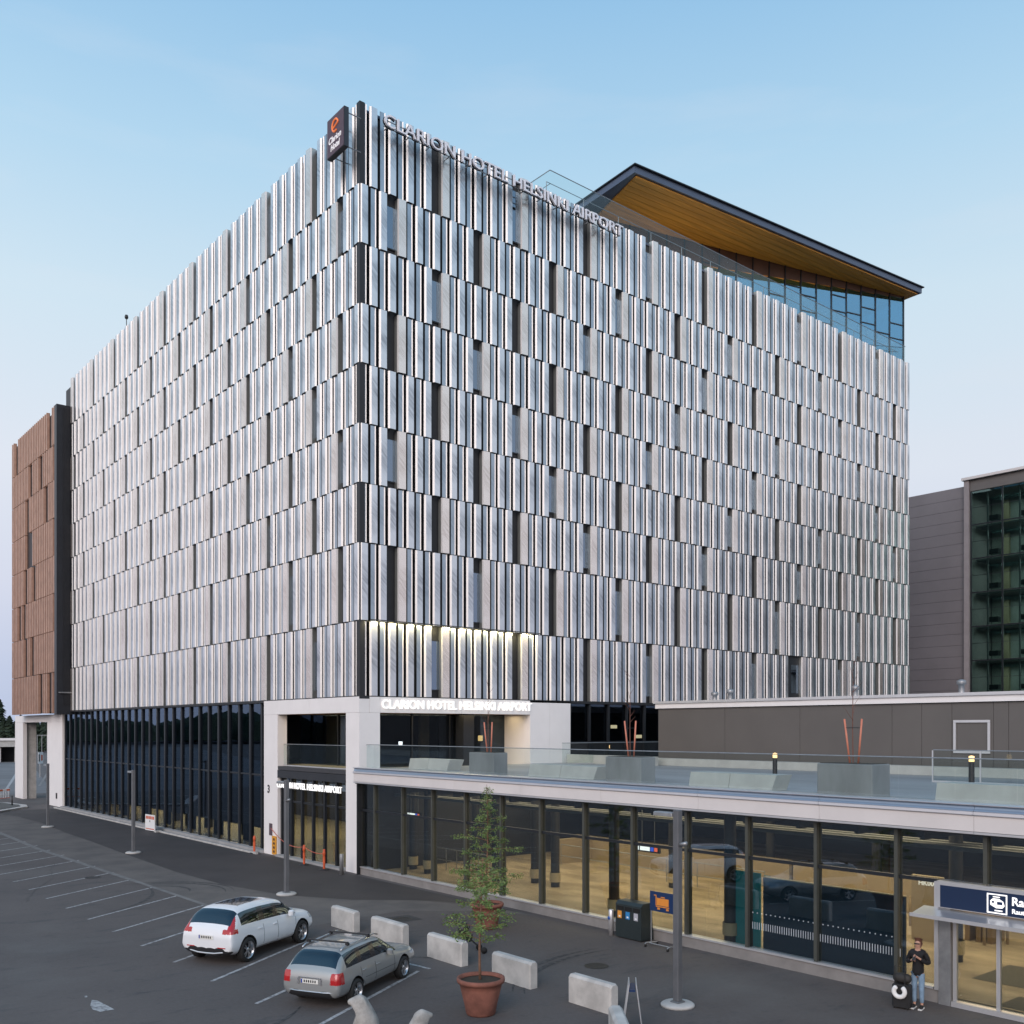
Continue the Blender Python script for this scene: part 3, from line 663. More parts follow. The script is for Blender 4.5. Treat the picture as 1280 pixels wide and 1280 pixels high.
# gutter: rounded bright profile on the edge, swept along the front
mb = MB(); prof = [(0.30,5.00),(0.30,5.06),(-0.33,5.06),(-0.36,5.03),(-0.37,4.99),(-0.355,4.985)]
for k in range(7):
    a = R(80-k*14); prof.append((-0.10-0.27*math.sin(a)*1.0+0.03*k*0, 4.97-0.025*k))
prof = [(0.30,4.99),(0.30,5.055),(-0.335,5.065),(-0.365,5.05),(-0.365,5.03),(-0.30,5.012),(-0.285,4.985),(-0.30,4.94),(-0.335,4.885),(-0.365,4.868),(-0.37,4.80),(-0.355,4.785),(0.30,4.78)]
SM_ = True
seg = [(-50+4.2*k) for k in range(12)]+[-0.02]
for i in range(len(seg)-1):
    mb = MB(); n = len(prof); y0, y1 = seg[i]+0.004, seg[i+1]-0.004
    vs = [(x,y0,z) for x,z in prof]+[(x,y1,z) for x,z in prof]
    for j in range(n-1):
        mb.mi = 1 if 5 <= j <= 7 else 0; mb.add([vs[j],vs[j+1],vs[n+j+1],vs[n+j]], [(0,1,2,3)])
    mb.mi = 0; mb.face(vs[:n][::-1]); mb.face(vs[n:]); mb.build('gutter', [ZINC, ZINCB], TB)
    boxo('fascia_plate', (-0.32,y0,4.395,0.20,y1,4.779), FASC, TB)
    boxo('drip_strip', (-0.335,y0,4.33,0.15,y1,4.385), ALU, TB)
boxo('soffit', (-0.25,VS,4.29,0.30,-0.03,4.329), FRAME, TB)
boxo('end_post', (-0.16,-0.10,0.0,0.28,-0.02,4.28), FRAME, TB)
mb = MB(); mb.box(0.0,-28.0,0,0.24,-0.03,0.33); mb.build('plinth', PLINTH, TB)
sv = [-0.10-2.328*k for k in range(13)]
for i in range(12):
    boxo('sill_plate', (-0.035,max(sv[i+1],-27.85)+0.004,0.332,0.27,sv[i]-0.004,0.385), ALU, TB)
mv = [0.1]+[-1.3-2.317*k for k in range(11)]+[-26.84,-29.12,-31.5,-34,-36.4]
mv = sorted(set(mv), reverse=True)
for i, v in enumerate(mv):
    z0 = 0.39 if v > -27 else 3.1
    if v < 0: mbx = MB(); mbx.box(0.0,v-0.05,z0,0.26,v+0.05,4.285); mbx.build('mullion', OLIVE, TB)
for i in range(len(mv)-1):
    a, c = mv[i]-0.055 if i else -0.12, mv[i+1]+0.055
    if mv[i] > -26.8:
        boxo('pane', (0.10,c,0.39,0.115,a,2.99), GL_TERM, TB)
    boxo('pane', (0.10,c,3.09,0.115,a,4.285), GL_TERM, TB)
    boxo('transom', (0.06,c,2.99,0.17,a,3.085), FRAME, TB)
boxo('pane', (0.10,-27.9,0.39,0.115,-26.9,2.99), GL_TERM, TB)
# doors at the right
boxo('door_frame', (-0.06,-28.30,0.0,0.36,-28.0,3.05), GALV, TB)
boxo('door_frame', (-0.08,-28.00,0.34,0.30,-27.9,3.05), ALU, TB)
boxo('door_threshold', (-0.05,-33,0.0,0.35,-28.31,0.12), ALU, TB)
for v in (-28.37,-29.42,-30.5,-31.6): boxo('door_post', (0.02,v-0.045,0.125,0.12,v+0.045,2.15), ALU, TB)
for a, c in ((-28.41,-29.375),(-29.465,-30.45),(-30.55,-31.55)): boxo('door_leaf', (0.06,c,0.15,0.075,a,2.15), GL_TERM, TB)
sg = empty('railway_sign', (-0.10,-28.0,2.42), 0, 'navy illuminated sign with white train pictogram over the glass doors', 'sign')
boxo('case', (0,-6,0,0.30,0.02,0.66), ALU, sg); boxo('face', (-0.012,-6,0.02,-0.001,-0.07,0.56), emitmat('navy_lit_face', (0.003,0.015,0.05), 0.2), sg)
def SGM(y, z): return Matrix.Translation((-0.016,y,z)) @ Matrix.Rotation(R(-90),4,'Z') @ Matrix.Rotation(R(90),4,'X')
mb = MB()
yy, zz, w = -1.22, 0.045, 0.47
for b_ in ((yy,zz,yy-w,zz+0.03),(yy,zz+w-0.03,yy-w,zz+w),(yy,zz+0.03,yy-0.03,zz+w-0.03),(yy-w+0.03,zz+0.03,yy-w,zz+w-0.03)):
    mb.box(-0.03,b_[0],b_[1],-0.018,b_[2],b_[3])
mb.build('pictogram_border', LET_LIT, sg)
mb = MB(); body = [(0.08,0.30),(0.14,0.36),(0.28,0.36),(0.38,0.30),(0.41,0.20),(0.36,0.14),(0.22,0.13),(0.08,0.20)]
n = len(body); mb.add([(-0.03,yy-a,zz+b_) for a,b_ in body]+[(-0.018,yy-a,zz+b_) for a,b_ in body], [tuple(range(n)), tuple(range(2*n-1,n-1,-1))]+[(i,n+i,n+(i+1)%n,(i+1)%n) for i in range(n)])
mb.box(-0.03,yy-0.14,zz+0.385,-0.018,yy-0.30,zz+0.41); mb.box(-0.03,yy-0.18,zz+0.06,-0.018,yy-0.36,zz+0.09)
mb.build('train_pictogram', LET_LIT, sg)
mb = MB(); mb.box(-0.036,yy-0.24,zz+0.22,-0.031,yy-0.36,zz+0.29); mb.box(-0.036,yy-0.12,zz+0.25,-0.031,yy-0.17,zz+0.30); mb.build('train_window', NAVY, sg)
text_letters('Railway Station', 'letter', h=0.20, depth=0.02, bold=0.02, mats=LET_LIT, parent=sg, M=SGM(-1.80,0.29))
text_letters('Rautatieasema', 'letter', h=0.11, depth=0.02, bold=0.02, mats=LET_LIT, parent=sg, M=SGM(-1.80,0.10))
cn = empty('door_canopy', (-0.1,-27.7,2.3), 0, 'thin glass and metal canopy jutting over the station doors', 'canopy')
mb = MB(); mb.add([(0.1,0.1,0.10),(-0.55,0.1,-0.02),(-0.55,-6,-0.02),(0.1,-6,0.10),(0.1,0.1,0.06),(-0.55,0.1,-0.07),(-0.55,-6,-0.07),(0.1,-6,0.06)], [(0,1,2,3),(7,6,5,4),(0,4,5,1),(1,5,6,2),(3,2,6,7)]); mb.build('roof_sheet', ZINC, cn)
boxo('edge', (-0.59,-6,-0.09,-0.552,0.12,0.0), ALU, cn)
# ---- interior
FLOOR = mat('reflection_mottled_terrazzo', (0.64,0.52,0.37), 0.25, 0, 0.45, 0.9, stretch=(1,0.35,1), lo=0.38, hi=0.62)  # stretched noise paints mottled reflections into the floor colour
mb = MB(); mb.box(0.25,VS,0.0,26,-0.03,0.12); mb.build('hall_floor', FLOOR, TB)
CEIL = mat('dark_ceiling', (0.035,0.037,0.042), 0.6)
boxo('hall_ceiling', (0.31,VS,4.36,26,-0.03,4.44), CEIL, TB)
boxo('hall_wall', (24,VS,0.12,24.2,-0.03,4.35), mat('hall_rear_wall', (0.035,0.036,0.04), 0.6, 0, 0.4, 0.4), TB)
boxo('hall_wall', (0.3,-0.2,0.12,24,-0.04,4.28), mat('hall_end_wall', (0.025,0.026,0.03), 0.6), TB)
BEI = mat('beige_wall_panel', (0.42,0.34,0.24), 0.6, 0, 0.15, 0.6)
for k, u in enumerate((1.8,3.2,4.6,6.4,8.4,10.6)):
    boxo('ceiling_duct', (u,VS,3.62-0.10*(k%3),u+0.16,-0.25,3.74-0.10*(k%3)), mat('duct_grey', (0.17,0.175,0.18), 0.6, 0.0) if k == 0 else bpy.data.materials['duct_grey'], TB)
for k in range(26):
    boxo('ceiling_beam', (0.4,-1.5-1.85*k,4.0,14,-1.38-1.85*k,4.28), CEIL, TB)
colb = MB(); colb.lathe([(0.19,0.0),(0.19,4.24)], n=16)
colm = colb.mesh('column', mat('black_column', (0.022,0.022,0.025), 0.45))
skirt = MB(); skirt.lathe([(0.24,0.22),(0.24,0.62)], n=16); skm = skirt.mesh('column_guard', mat('pale_column_guard', (0.45,0.38,0.26), 0.5))
for u, v in ((4.21,-7.81),(4.16,-9.17),(2.45,-0.9),(2.2,-2.5),(4.1,-3.7),(2.9,-6.7),(7.9,-12.5),(1.25,-20.6),(4.2,-26.4),(1.45,-15.3),(12.0,-14.5),(12.0,-19.5),(4.2,-32)):
    c = link('column', colm, TB, (u,v,0.12)); link('guard', skm, c)
for a in ((11.2,-16,0.12,11.4,-3,1.35),(9.0,-4.2,0.12,11.2,-4.0,1.35),(10,-23.8,0.12,10.2,-17,1.5),(6,-25.1,0.12,6.15,-24.1,2.2)): boxo('partition', a, BEI, TB)
o = text_letters('HK001K', 'door_number', h=0.16, depth=0.01, bold=0.02, mats=LET_LIT, parent=TB, M=MU(5.98,-24.35,1.9), sep=False)
mb = MB()
for (x0,y0,x1,y1) in ((8.8,-16.5,8.8,-4.5),(3.4,-6.5,3.4,-0.6)):
    for z in (0.6,1.15): mb.tube([(x0,y0,z),(x1,y1,z)], 0.025, 6)
    for k in range(8):
        y = y0+(y1-y0)*k/7; mb.tube([(x0,y,0.12),(x0,y,1.15)], 0.02, 6)
mb.build('hand_rail', GALV, TB)
boxo('navy_partition', (0.90,-26.6,0.12,1.0,-22.1,2.36), mat('navy_wall', (0.012,0.035,0.07), 0.4, 0, 0.1, 1), TB)
boxo('partition_top', (0.89,-26.6,2.365,1.01,-22.1,2.39), LOBF, TB)
boxo('cyan_partition', (1.3,-21.7,0.12,1.36,-20.7,2.40), mat('cyan_panel', (0.02,0.28,0.34), 0.4), TB)
boxo('cyan_partition', (1.32,-22.02,0.12,1.38,-21.82,2.35), bpy.data.materials['cyan_panel'], TB)
mb = MB()
for k in range(60):
    v = -22.3-k*0.078
    if abs(v+24.45) < 0.1: continue
    mb.box(0.095,v,0.95,0.099,v-0.018,1.16)
    if k % 2 == 0: mb.box(0.095,v,1.42,0.099,v-0.03,1.45)
for k in range(8): mb.box(0.095,-18.9-k*0.08,0.95,0.099,-18.92-k*0.08,1.1)
o = mb.build('glass_marking', mat('white_marking', (0.5,0.55,0.6), 0.6), TB); tag(o, kind='stuff')
pb = MB(); pb.lathe([(0.05,0),(0.05,1.0),(0.0,1.02)], n=8); pm = pb.mesh('barrier_post', mat('bronze_post', (0.30,0.22,0.13), 0.4, 0.4))
for u, v in ((8.0,-23.0),(8.0,-23.5),(7.8,-24.1),(6.9,-26.0),(7.6,-26.4),(8.0,-26.9),(8.0,-27.8),(8.0,-28.6)): link('barrier_post', pm, TB, (u,v,0.12))
for k in range(3): boxo('ticket_gate', (7.2,-25.4-0.35*k,0.12,8.1,-25.25-0.35*k,1.25), bpy.data.materials['bronze_post'], TB)
MATT = mat('door_mat', (0.11,0.10,0.075), 0.8)
boxo('floor_mat', (2.6,-30.5,0.121,4.9,-27.6,0.128), MATT, TB); boxo('floor_mat', (0.5,-33,0.121,1.7,-29.2,0.128), MATT, TB)
hsm = [emitmat('white_lit_face', (1,1,1), 2.0), emitmat('blue_lit_face', (0.05,0.12,0.7), 1.5), emitmat('red_lit_face', (0.9,0.15,0.08), 1.5)]
for v0, z, lab in ((-1.1,2.70,'small lit hanging sign inside the hall near the hotel end'), (-15.9,2.50,'small lit hanging sign inside the hall behind the lamp post')):
    h = empty('hanging_sign', (2.0,v0,z), 0, lab, 'sign')
    boxo('case', (0.0,-1.05,-0.02,0.1,0.02,0.22), BLACKP, h)
    for a, c, m in ((0,0.10,0),(0.16,0.62,0),(0.66,0.80,1),(0.84,0.98,2)): boxo('lit_face', (-0.012,-c,0.03,-0.002,-a,0.17), hsm[m], h)
    mb = MB(); mb.tube([(0.05,-0.2,0.22),(0.05,-0.2,1.5)],0.015,6); mb.tube([(0.05,-0.8,0.22),(0.05,-0.8,1.5)],0.015,6); mb.build('hanger', GALV, h)
for k, v in enumerate((-4,-10.5,-17,-23.5,-30.5)):
    f = boxo('ceiling_lamp', (5.0,v-1.0,3.97,9.0,v+1.0,3.99), emitmat('hall_lamp', (1,0.82,0.5), 0.25) if k == 0 else bpy.data.materials['hall_lamp'], TB)
    area('hall_light', (6.5,v,3.95), 9, 6, 560, (1.0,0.77,0.50))
# ---- deck balustrades
def rail_run(name, label, p, q, h, n, post=False, z=4.985):
    p = Vector((*p, z)); q = Vector((*q, z)); L = (q-p).length; ang = math.atan2(q.y-p.y, q.x-p.x)
    e = empty(name, p, ang, label, 'railing'); w = L/n; mb = MB(); mb.box(0.008,-0.009,0.02,w-0.008,0.009,h); me = mb.mesh('glass_panel', GL_RAIL)
    for k in range(n): link('glass_panel', me, e, (k*w,0,0))
    mb = MB(); mb.tube([(0,0,h+0.015),(L,0,h+0.015)], 0.018, 6); mb.build('handrail', GALV, e)
    mb = MB(); mb.box(0,-0.03,0,L,0.03,0.06); mb.build('base_channel', ALU, e)
    if post:
        for k in range(n+1): mb = MB(); mb.box(k*w-0.02,-0.05,0,k*w+0.02,-0.012,h); mb.build('post', ALU, e)
    return e
rail_run('deck_balustrade', 'long clear glass balustrade along the front edge of the deck', (0.40,0.3), (0.40,-49.2), 1.12, 33)
rail_run('deck_balustrade', 'glass balustrade standing back on the deck by the dark hotel glazing', (10.9,-2.3), (22.0,-2.3), 1.12, 7)
rail_run('deck_balustrade', 'glass balustrade with white posts behind the rightmost deck planter', (9.6,-23.0), (9.6,-33.0), 1.12, 6, True)
rail_run('loggia_balustrade', 'glass balustrade across the loggia opening above the street entrance', (0.35,8.5), (0.35,1.28), 1.16, 4, z=4.87)
# ---- planters with staked saplings
def planter(u, v, w, l, lab, hs):
    o = empty('planter', (u,v,4.985), 0, lab, 'planter')
    mb = MB(); mb.bbox(0,0,0,w,l,0.9,0.02); mb.build('tub', CONCP, o)
    boxo('soil', (0.06,0.06,0.901,w-0.06,l-0.06,0.912), mat('dark_soil', (0.04,0.03,0.02), 0.9) if 'dark_soil' not in bpy.data.materials else bpy.data.materials['dark_soil'], o)
    s = empty('sapling', (u+w/2,v+l/2,5.89), 0, 'thin bare sapling between two orange stakes in '+hs, 'sapling')
    ST = bpy.data.materials.get('orange_stake') or mat('orange_stake', (0.62,0.22,0.14), 0.6, 0, 0.2, 4)
    mb = MB(); mb.tube([(0.05,0.13,0),(0.0,0.27,1.25)], 0.028, 8); mb.build('stake', ST, s)
    mb = MB(); mb.tube([(0.05,-0.13,0),(0.0,-0.27,1.25)], 0.028, 8); mb.build('stake', ST, s)
    mb = MB(); mb.tube([(0,0.25,1.0),(0,-0.25,1.0)], 0.010, 5); mb.build('tie', BLACKP, s)
    mb = MB(); mb.tube([(0,0,0),(0.02,0.03,1.0),(0,0,2.2),(0.03,0.05,2.7)], [0.018,0.014,0.009,0.004], 6)
    rs = random.Random(int(u*100+v))
    for k in range(9):
        z = 1.2+k*0.2; a = rs.uniform(0,6.3); L = rs.uniform(0.15,0.4); mb.tube([(0,0,z),(math.cos(a)*L,math.sin(a)*L,z+L*1.1)], [0.009,0.003], 4)
    mb.build('stem', mat('reddish_bark', (0.16,0.07,0.05), 0.8) if 'reddish_bark' not in bpy.data.materials else bpy.data.materials['reddish_bark'], s)
    return o
planter(0.92,-9.0,0.75,1.65,'tall grey concrete planter cube nearest the hotel on the deck','the planter nearest the hotel')
planter(0.80,-17.2,0.75,1.7,'tall grey concrete planter cube in the middle of the deck','the middle deck planter')
planter(0.66,-25.8,0.95,1.7,'tall grey concrete planter cube at the right end of the deck','the rightmost deck planter')
# ---- wedge benches
BEN = mat('pale_bench_concrete', (0.47,0.47,0.44), 0.75, 0, 0.15, 1.5, 0.1, 20)
def bench(u, v, l, lab, w=0.9, h=0.48):
    o = empty('deck_bench', (u,v,4.985), 0, lab, 'bench')
    for i in range(2):
        y0, y1 = -l*i/2, -l*(i+1)/2
        mb = MB(); p = [(0,0),(0.1,h),(w,h),(w-0.12,0)]
        t = 0.12 if i else 0.0
        vs = [(x,y0-0.01,z) for x,z in p]+[(x,y1+0.01-(0.12*z/h if i else 0),z) for x,z in p]
        mb.add(vs, [(3,2,1,0),(4,5,6,7),(0,1,5,4),(1,2,6,5),(2,3,7,6),(3,0,4,7)]); mb.build('block', BEN, o)
bench(1.9,-1.3,3.1,'low pale concrete bench beside the first white column on the deck')
bench(1.4,-10.6,3.7,'low pale concrete bench right of the first deck planter')
bench(0.9,-19.2,3.2,'low pale concrete bench between the middle and right deck planters')
bench(0.75,-27.5,4.6,'low pale concrete bench at the right edge of the deck')
mb = MB(); mb.box(13.2,-6.6,4.985,13.6,-0.2,5.45); o = mb.build('low_wall', BEN); tag(o, 'low pale wall on the deck before the dark hotel glazing', 'wall')
mb = MB(); mb.box(14.2,-40,4.985,14.8,-5.2,5.35); o = mb.build('low_wall', BEN); tag(o, 'long low pale kerb wall at the foot of the taupe rooftop building', 'wall')
for (u,v,h), lab in (((16.9,0.2,0.95),'lit bollard lamp on the deck in front of the dark hotel glazing'),((8.2,-17.4,0.95),'lit bollard lamp on the deck between two planters'),((8.2,-25.0,1.0),'lit bollard lamp right of the rightmost deck planter')):
    o = empty('bollard_lamp', (u,v,4.985), 0, lab, 'lamp')
    mb = MB(); mb.lathe([(0.09,0),(0.09,h-0.2)], n=12); mb.build('post', BLACKP, o)
    mb = MB(); mb.lathe([(0.085,h-0.2),(0.085,h-0.02),(0,h)], n=12); mb.build('lamp_head', emitmat('bollard_glow', (1,0.6,0.25), 1.6) if 'bollard_glow' not in bpy.data.materials else bpy.data.materials['bollard_glow'], o)
# ---- taupe rooftop building
rb = empty('rooftop_building', (15.4,-5,4.985), 0, 'low windowless taupe building with white coping standing on the deck', 'building')
def rbx(name, b, m, bev=0): o = boxo(name, b, m, rb, bev); o.location = (-15.4,5,-4.985); return o
rbx('core', (15.43,-47,4.985,34,-5.03,7.90), DARK2)
js = [-5.0,-9.4,-13.72,-18.27,-19.59,-20.87,-22.53,-23.11,-26,-30.5,-35]
for i in range(len(js)-1): rbx('cladding_panel', (15.40,js[i+1]+0.008,4.985,15.429,js[i]-0.008,7.92), GREYBOX)
for i in range(4): rbx('cladding_panel', (15.43+i*4.6+0.01,-5.029,4.985,15.43+(i+1)*4.6-0.01,-5.0,7.92), GREYBOX)
rbx('coping', (15.28,-47,7.95,34.1,-4.88,8.20), WHITEC); rbx('coping_cap', (15.20,-47,8.204,34.2,-4.80,8.33), ALU)
fr = rbx('window_frame', (15.34,-22.42,5.88,15.395,-20.95,5.98), ALU)
rbx('window_frame', (15.34,-22.42,7.12,15.395,-20.95,7.22), ALU); rbx('window_frame', (15.34,-21.05,5.984,15.395,-20.95,7.116), ALU); rbx('window_frame', (15.34,-22.42,5.984,15.395,-22.32,7.116), ALU)
for k, (u,v,h) in enumerate(((17,-15.59,0.55),(17,-20.5,0.62),(17,-7.5,0.5),(17,-8.5,0.6))):
    mb = MB(); mb.lathe([(0.14,0),(0.12,0.1),(0.12,h-0.22),(0.19,h-0.2),(0.19,h-0.05),(0.05,h)], (u-15.4,v+5,8.33-4.985), 12); mb.build('vent_pipe', GALV, rb)

# ================================================================== BACKGROUND BUILDING (right)
bb = empty('airport_building', (75,6.5,0), 0, 'tall grey panelled building with a green glazed lift hall at the right edge', 'building')
def bx(name, b, m): o = boxo(name, b, m, bb); o.location = (-75,-6.5,0); return o
GP = mat('grey_facade_panel', (0.235,0.215,0.225), 0.5, 0.2, 0.12, 0.25)
bx('core', (80,-40,0,110,30,31.2), DARK2)
for r in range(27):
    for c in range(3):
        bx('wall_panel', (75.3,6.7+c*7.0+0.02,0.4+r*1.16+0.012,75.42,6.7+(c+1)*7.0-0.02,0.4+(r+1)*1.16-0.012), GP)
bx('wall_back', (75.43,6.7,0,79.9,28,31.7), POLE)
bx('corner_pilaster', (74.8,6.12,0,79.9,6.62,32.1), mat('mauve_pilaster', (0.30,0.27,0.275), 0.6))
bx('top_band', (74.95,-40,31.0,79.9,6.04,32.15), mat('taupe_band', (0.14,0.13,0.125), 0.6)); bx('roof_trim', (74.6,-40,32.16,80,6.8,32.42), FASC)
gw = empty('glazing', (0,0,0)); gw.parent = bb; gw.location = (-75,-6.5,0)
for r in range(9):
    z0 = 31.0-(r+1)*3.44; z1 = 31.0-r*3.44
    boxo('transom', (74.98,-30,z0-0.06,75.08,6.03,z0+0.06), FRAME, gw)
    for c in range(7):
        boxo('pane', (75.0,6.0-(c+1)*3.1+0.07,z0+0.07,75.03,6.0-c*3.1-0.07,z1-0.07), GL_GREEN, gw)
        boxo('sash_bar', (74.99,6.0-(c+1)*3.1+0.07,z0+1.72,75.05,6.0-c*3.1-0.07,z0+1.76), FRAME, gw)
    bx('interior_floor', (76.2,-30,z0-0.08,79.8,6.0,z0+0.08), POLE)
    for c in range(7):
        yy = 6.0-c*3.1
        bx('landing_wall', (79.3,yy-1.9,z0+0.12,79.7,yy-1.2,z1-0.5), mat('beige_landing', (0.34,0.28,0.18), 0.6) if 'beige_landing' not in bpy.data.materials else bpy.data.materials['beige_landing'])
        bx('landing_box', (76.4,yy-2.1,z0+0.5,77.0,yy-1.2,z0+1.0), DARK)
    bx('strip_lamp', (77,3.0-((r*5)%4)*0.2-2.3,z1-0.7,77.2,3.4-2.1,z1-0.6), emitmat('cold_strip', (0.95,1,1), 2.5) if 'cold_strip' not in bpy.data.materials else bpy.data.materials['cold_strip'])
for c in range(8): boxo('mullion', (74.93,5.98-c*3.1-0.09,0,75.06,5.98-c*3.1+0.05,30.98), FRAME, gw)
for c in range(8): boxo('inner_mullion', (75.6,4.6-c*3.1-0.06,0,75.75,4.6-c*3.1+0.06,30.9), POLE, gw)
for r in range(9): area('floor_light', (77.6,-6,31.0-r*3.44-0.5), 2, 22, 430, (0.85,1.0,0.98), parent=None)
bx('inner_wall', (79.72,-30,0,79.78,6.0,30.9), mat('green_grey_inner_wall', (0.28,0.30,0.285), 0.6, 0, 0.3, 0.6))

# ================================================================== STREET THINGS
# ---- lamp posts
def lamp_post(u, v, h, lab, cam_box=False):
    o = empty('street_lamp', (u,v,0), 0, lab, 'street lamp', 'lamp posts along the forecourt')
    mb = MB(); mb.lathe([(0.0,0),(0.42,0),(0.42,0.05),(0.36,0.09),(0.0,0.10)], n=20); mb.build('concrete_foot', CONC, o)
    mb = MB(); mb.bbox(-0.085,-0.085,0.09,0.085,0.085,h,0.012); mb.build('pole', POLE, o)
    mb = MB(); mb.bbox(-0.14,-0.14,0.10,0.14,0.14,0.13,0.02); mb.build('base_plate', POLE, o)
    hd = MB(); hd.bbox(-0.11,0.10,h-0.17,0.11,0.72,h-0.07,0.02); hd.build('lamp_head', GALV, o)
    mb = MB(); mb.box(-0.04,0.02,h-0.14,0.04,0.14,h-0.10); mb.build('arm', POLE, o)
    if cam_box:
        mb = MB(); mb.tube([(-0.02,-0.08,h-0.85),(-0.02,-0.30,h-0.80)], 0.05, 10); mb.build('camera_head', GALV, o)
    return o
lamp_post(-5.2,-23.96,4.85,'nearest tall square lamp post standing before the glazed hall',True)
lamp_post(-5.25,-3.0,4.75,'second lamp post standing by the hotel street entrance', True)
lamp_post(-5.6,14.7,4.6,'third lamp post standing on the fresh asphalt before the dark hotel glazing')
lamp_post(-5.4,33.0,4.45,'farthest lamp post standing before the far white column')
# ---- concrete barriers
def barrier(u, v0, v1, lab, du=0.0, h=0.71, w=0.28):
    L = abs(v1-v0); o_ = MB(); b = 0.06
    pts = [(-w/2,0),(-w/2,h-b),(-w/2+b,h),(w/2-b,h),(w/2,h-b),(w/2,0)]
    n = len(pts); e = 0.05
    vs = []
    for y, s_ in ((0,0.0),(e,1),(L-e,1),(L,0.0)):
        for x, z in pts: vs.append((x*(1 if s_ else 0.8), y, z-(0 if s_ else 0.03*(z > 0.3))))
    fs = [tuple(range(n)), tuple(3*n+k for k in range(n-1,-1,-1))]
    for i in range(3):
        for j in range(n): fs.append((i*n+j,(i+1)*n+j,(i+1)*n+(j+1)%n,i*n+(j+1)%n))
    o_.add(vs, fs); o = o_.build('concrete_barrier', bpy.data.materials['barrier_concrete'], None, (u,min(v0,v1),0), (0,0,du))
    return tag(o, lab, 'barrier', 'concrete barrier blocks')
mat('barrier_concrete', (0.56,0.54,0.51), 0.88, 0, 0.3, 1.6, 0.3, 35)
barrier(-6.85,-9.8,-11.35,'concrete barrier in front of the white car, farthest left block')
barrier(-6.80,-12.35,-14.25,'concrete barrier directly ahead of the silver car bonnet')
barrier(-6.85,-15.65,-17.4,'third concrete barrier, the one right of the silver car')
barrier(-6.9,-18.85,-20.5,'concrete barrier standing right behind the potted tree')
barrier(-6.9,-21.95,-23.45,'concrete barrier left of the folded board sign')


nb_ = barrier(0,0,1.9,'nearest concrete barrier seen end on, cut by the bottom edge of the photo', w=0.30, h=0.84); nb_.location = (-8.45,-24.97,0); nb_.rotation_euler = (0,0,R(141))
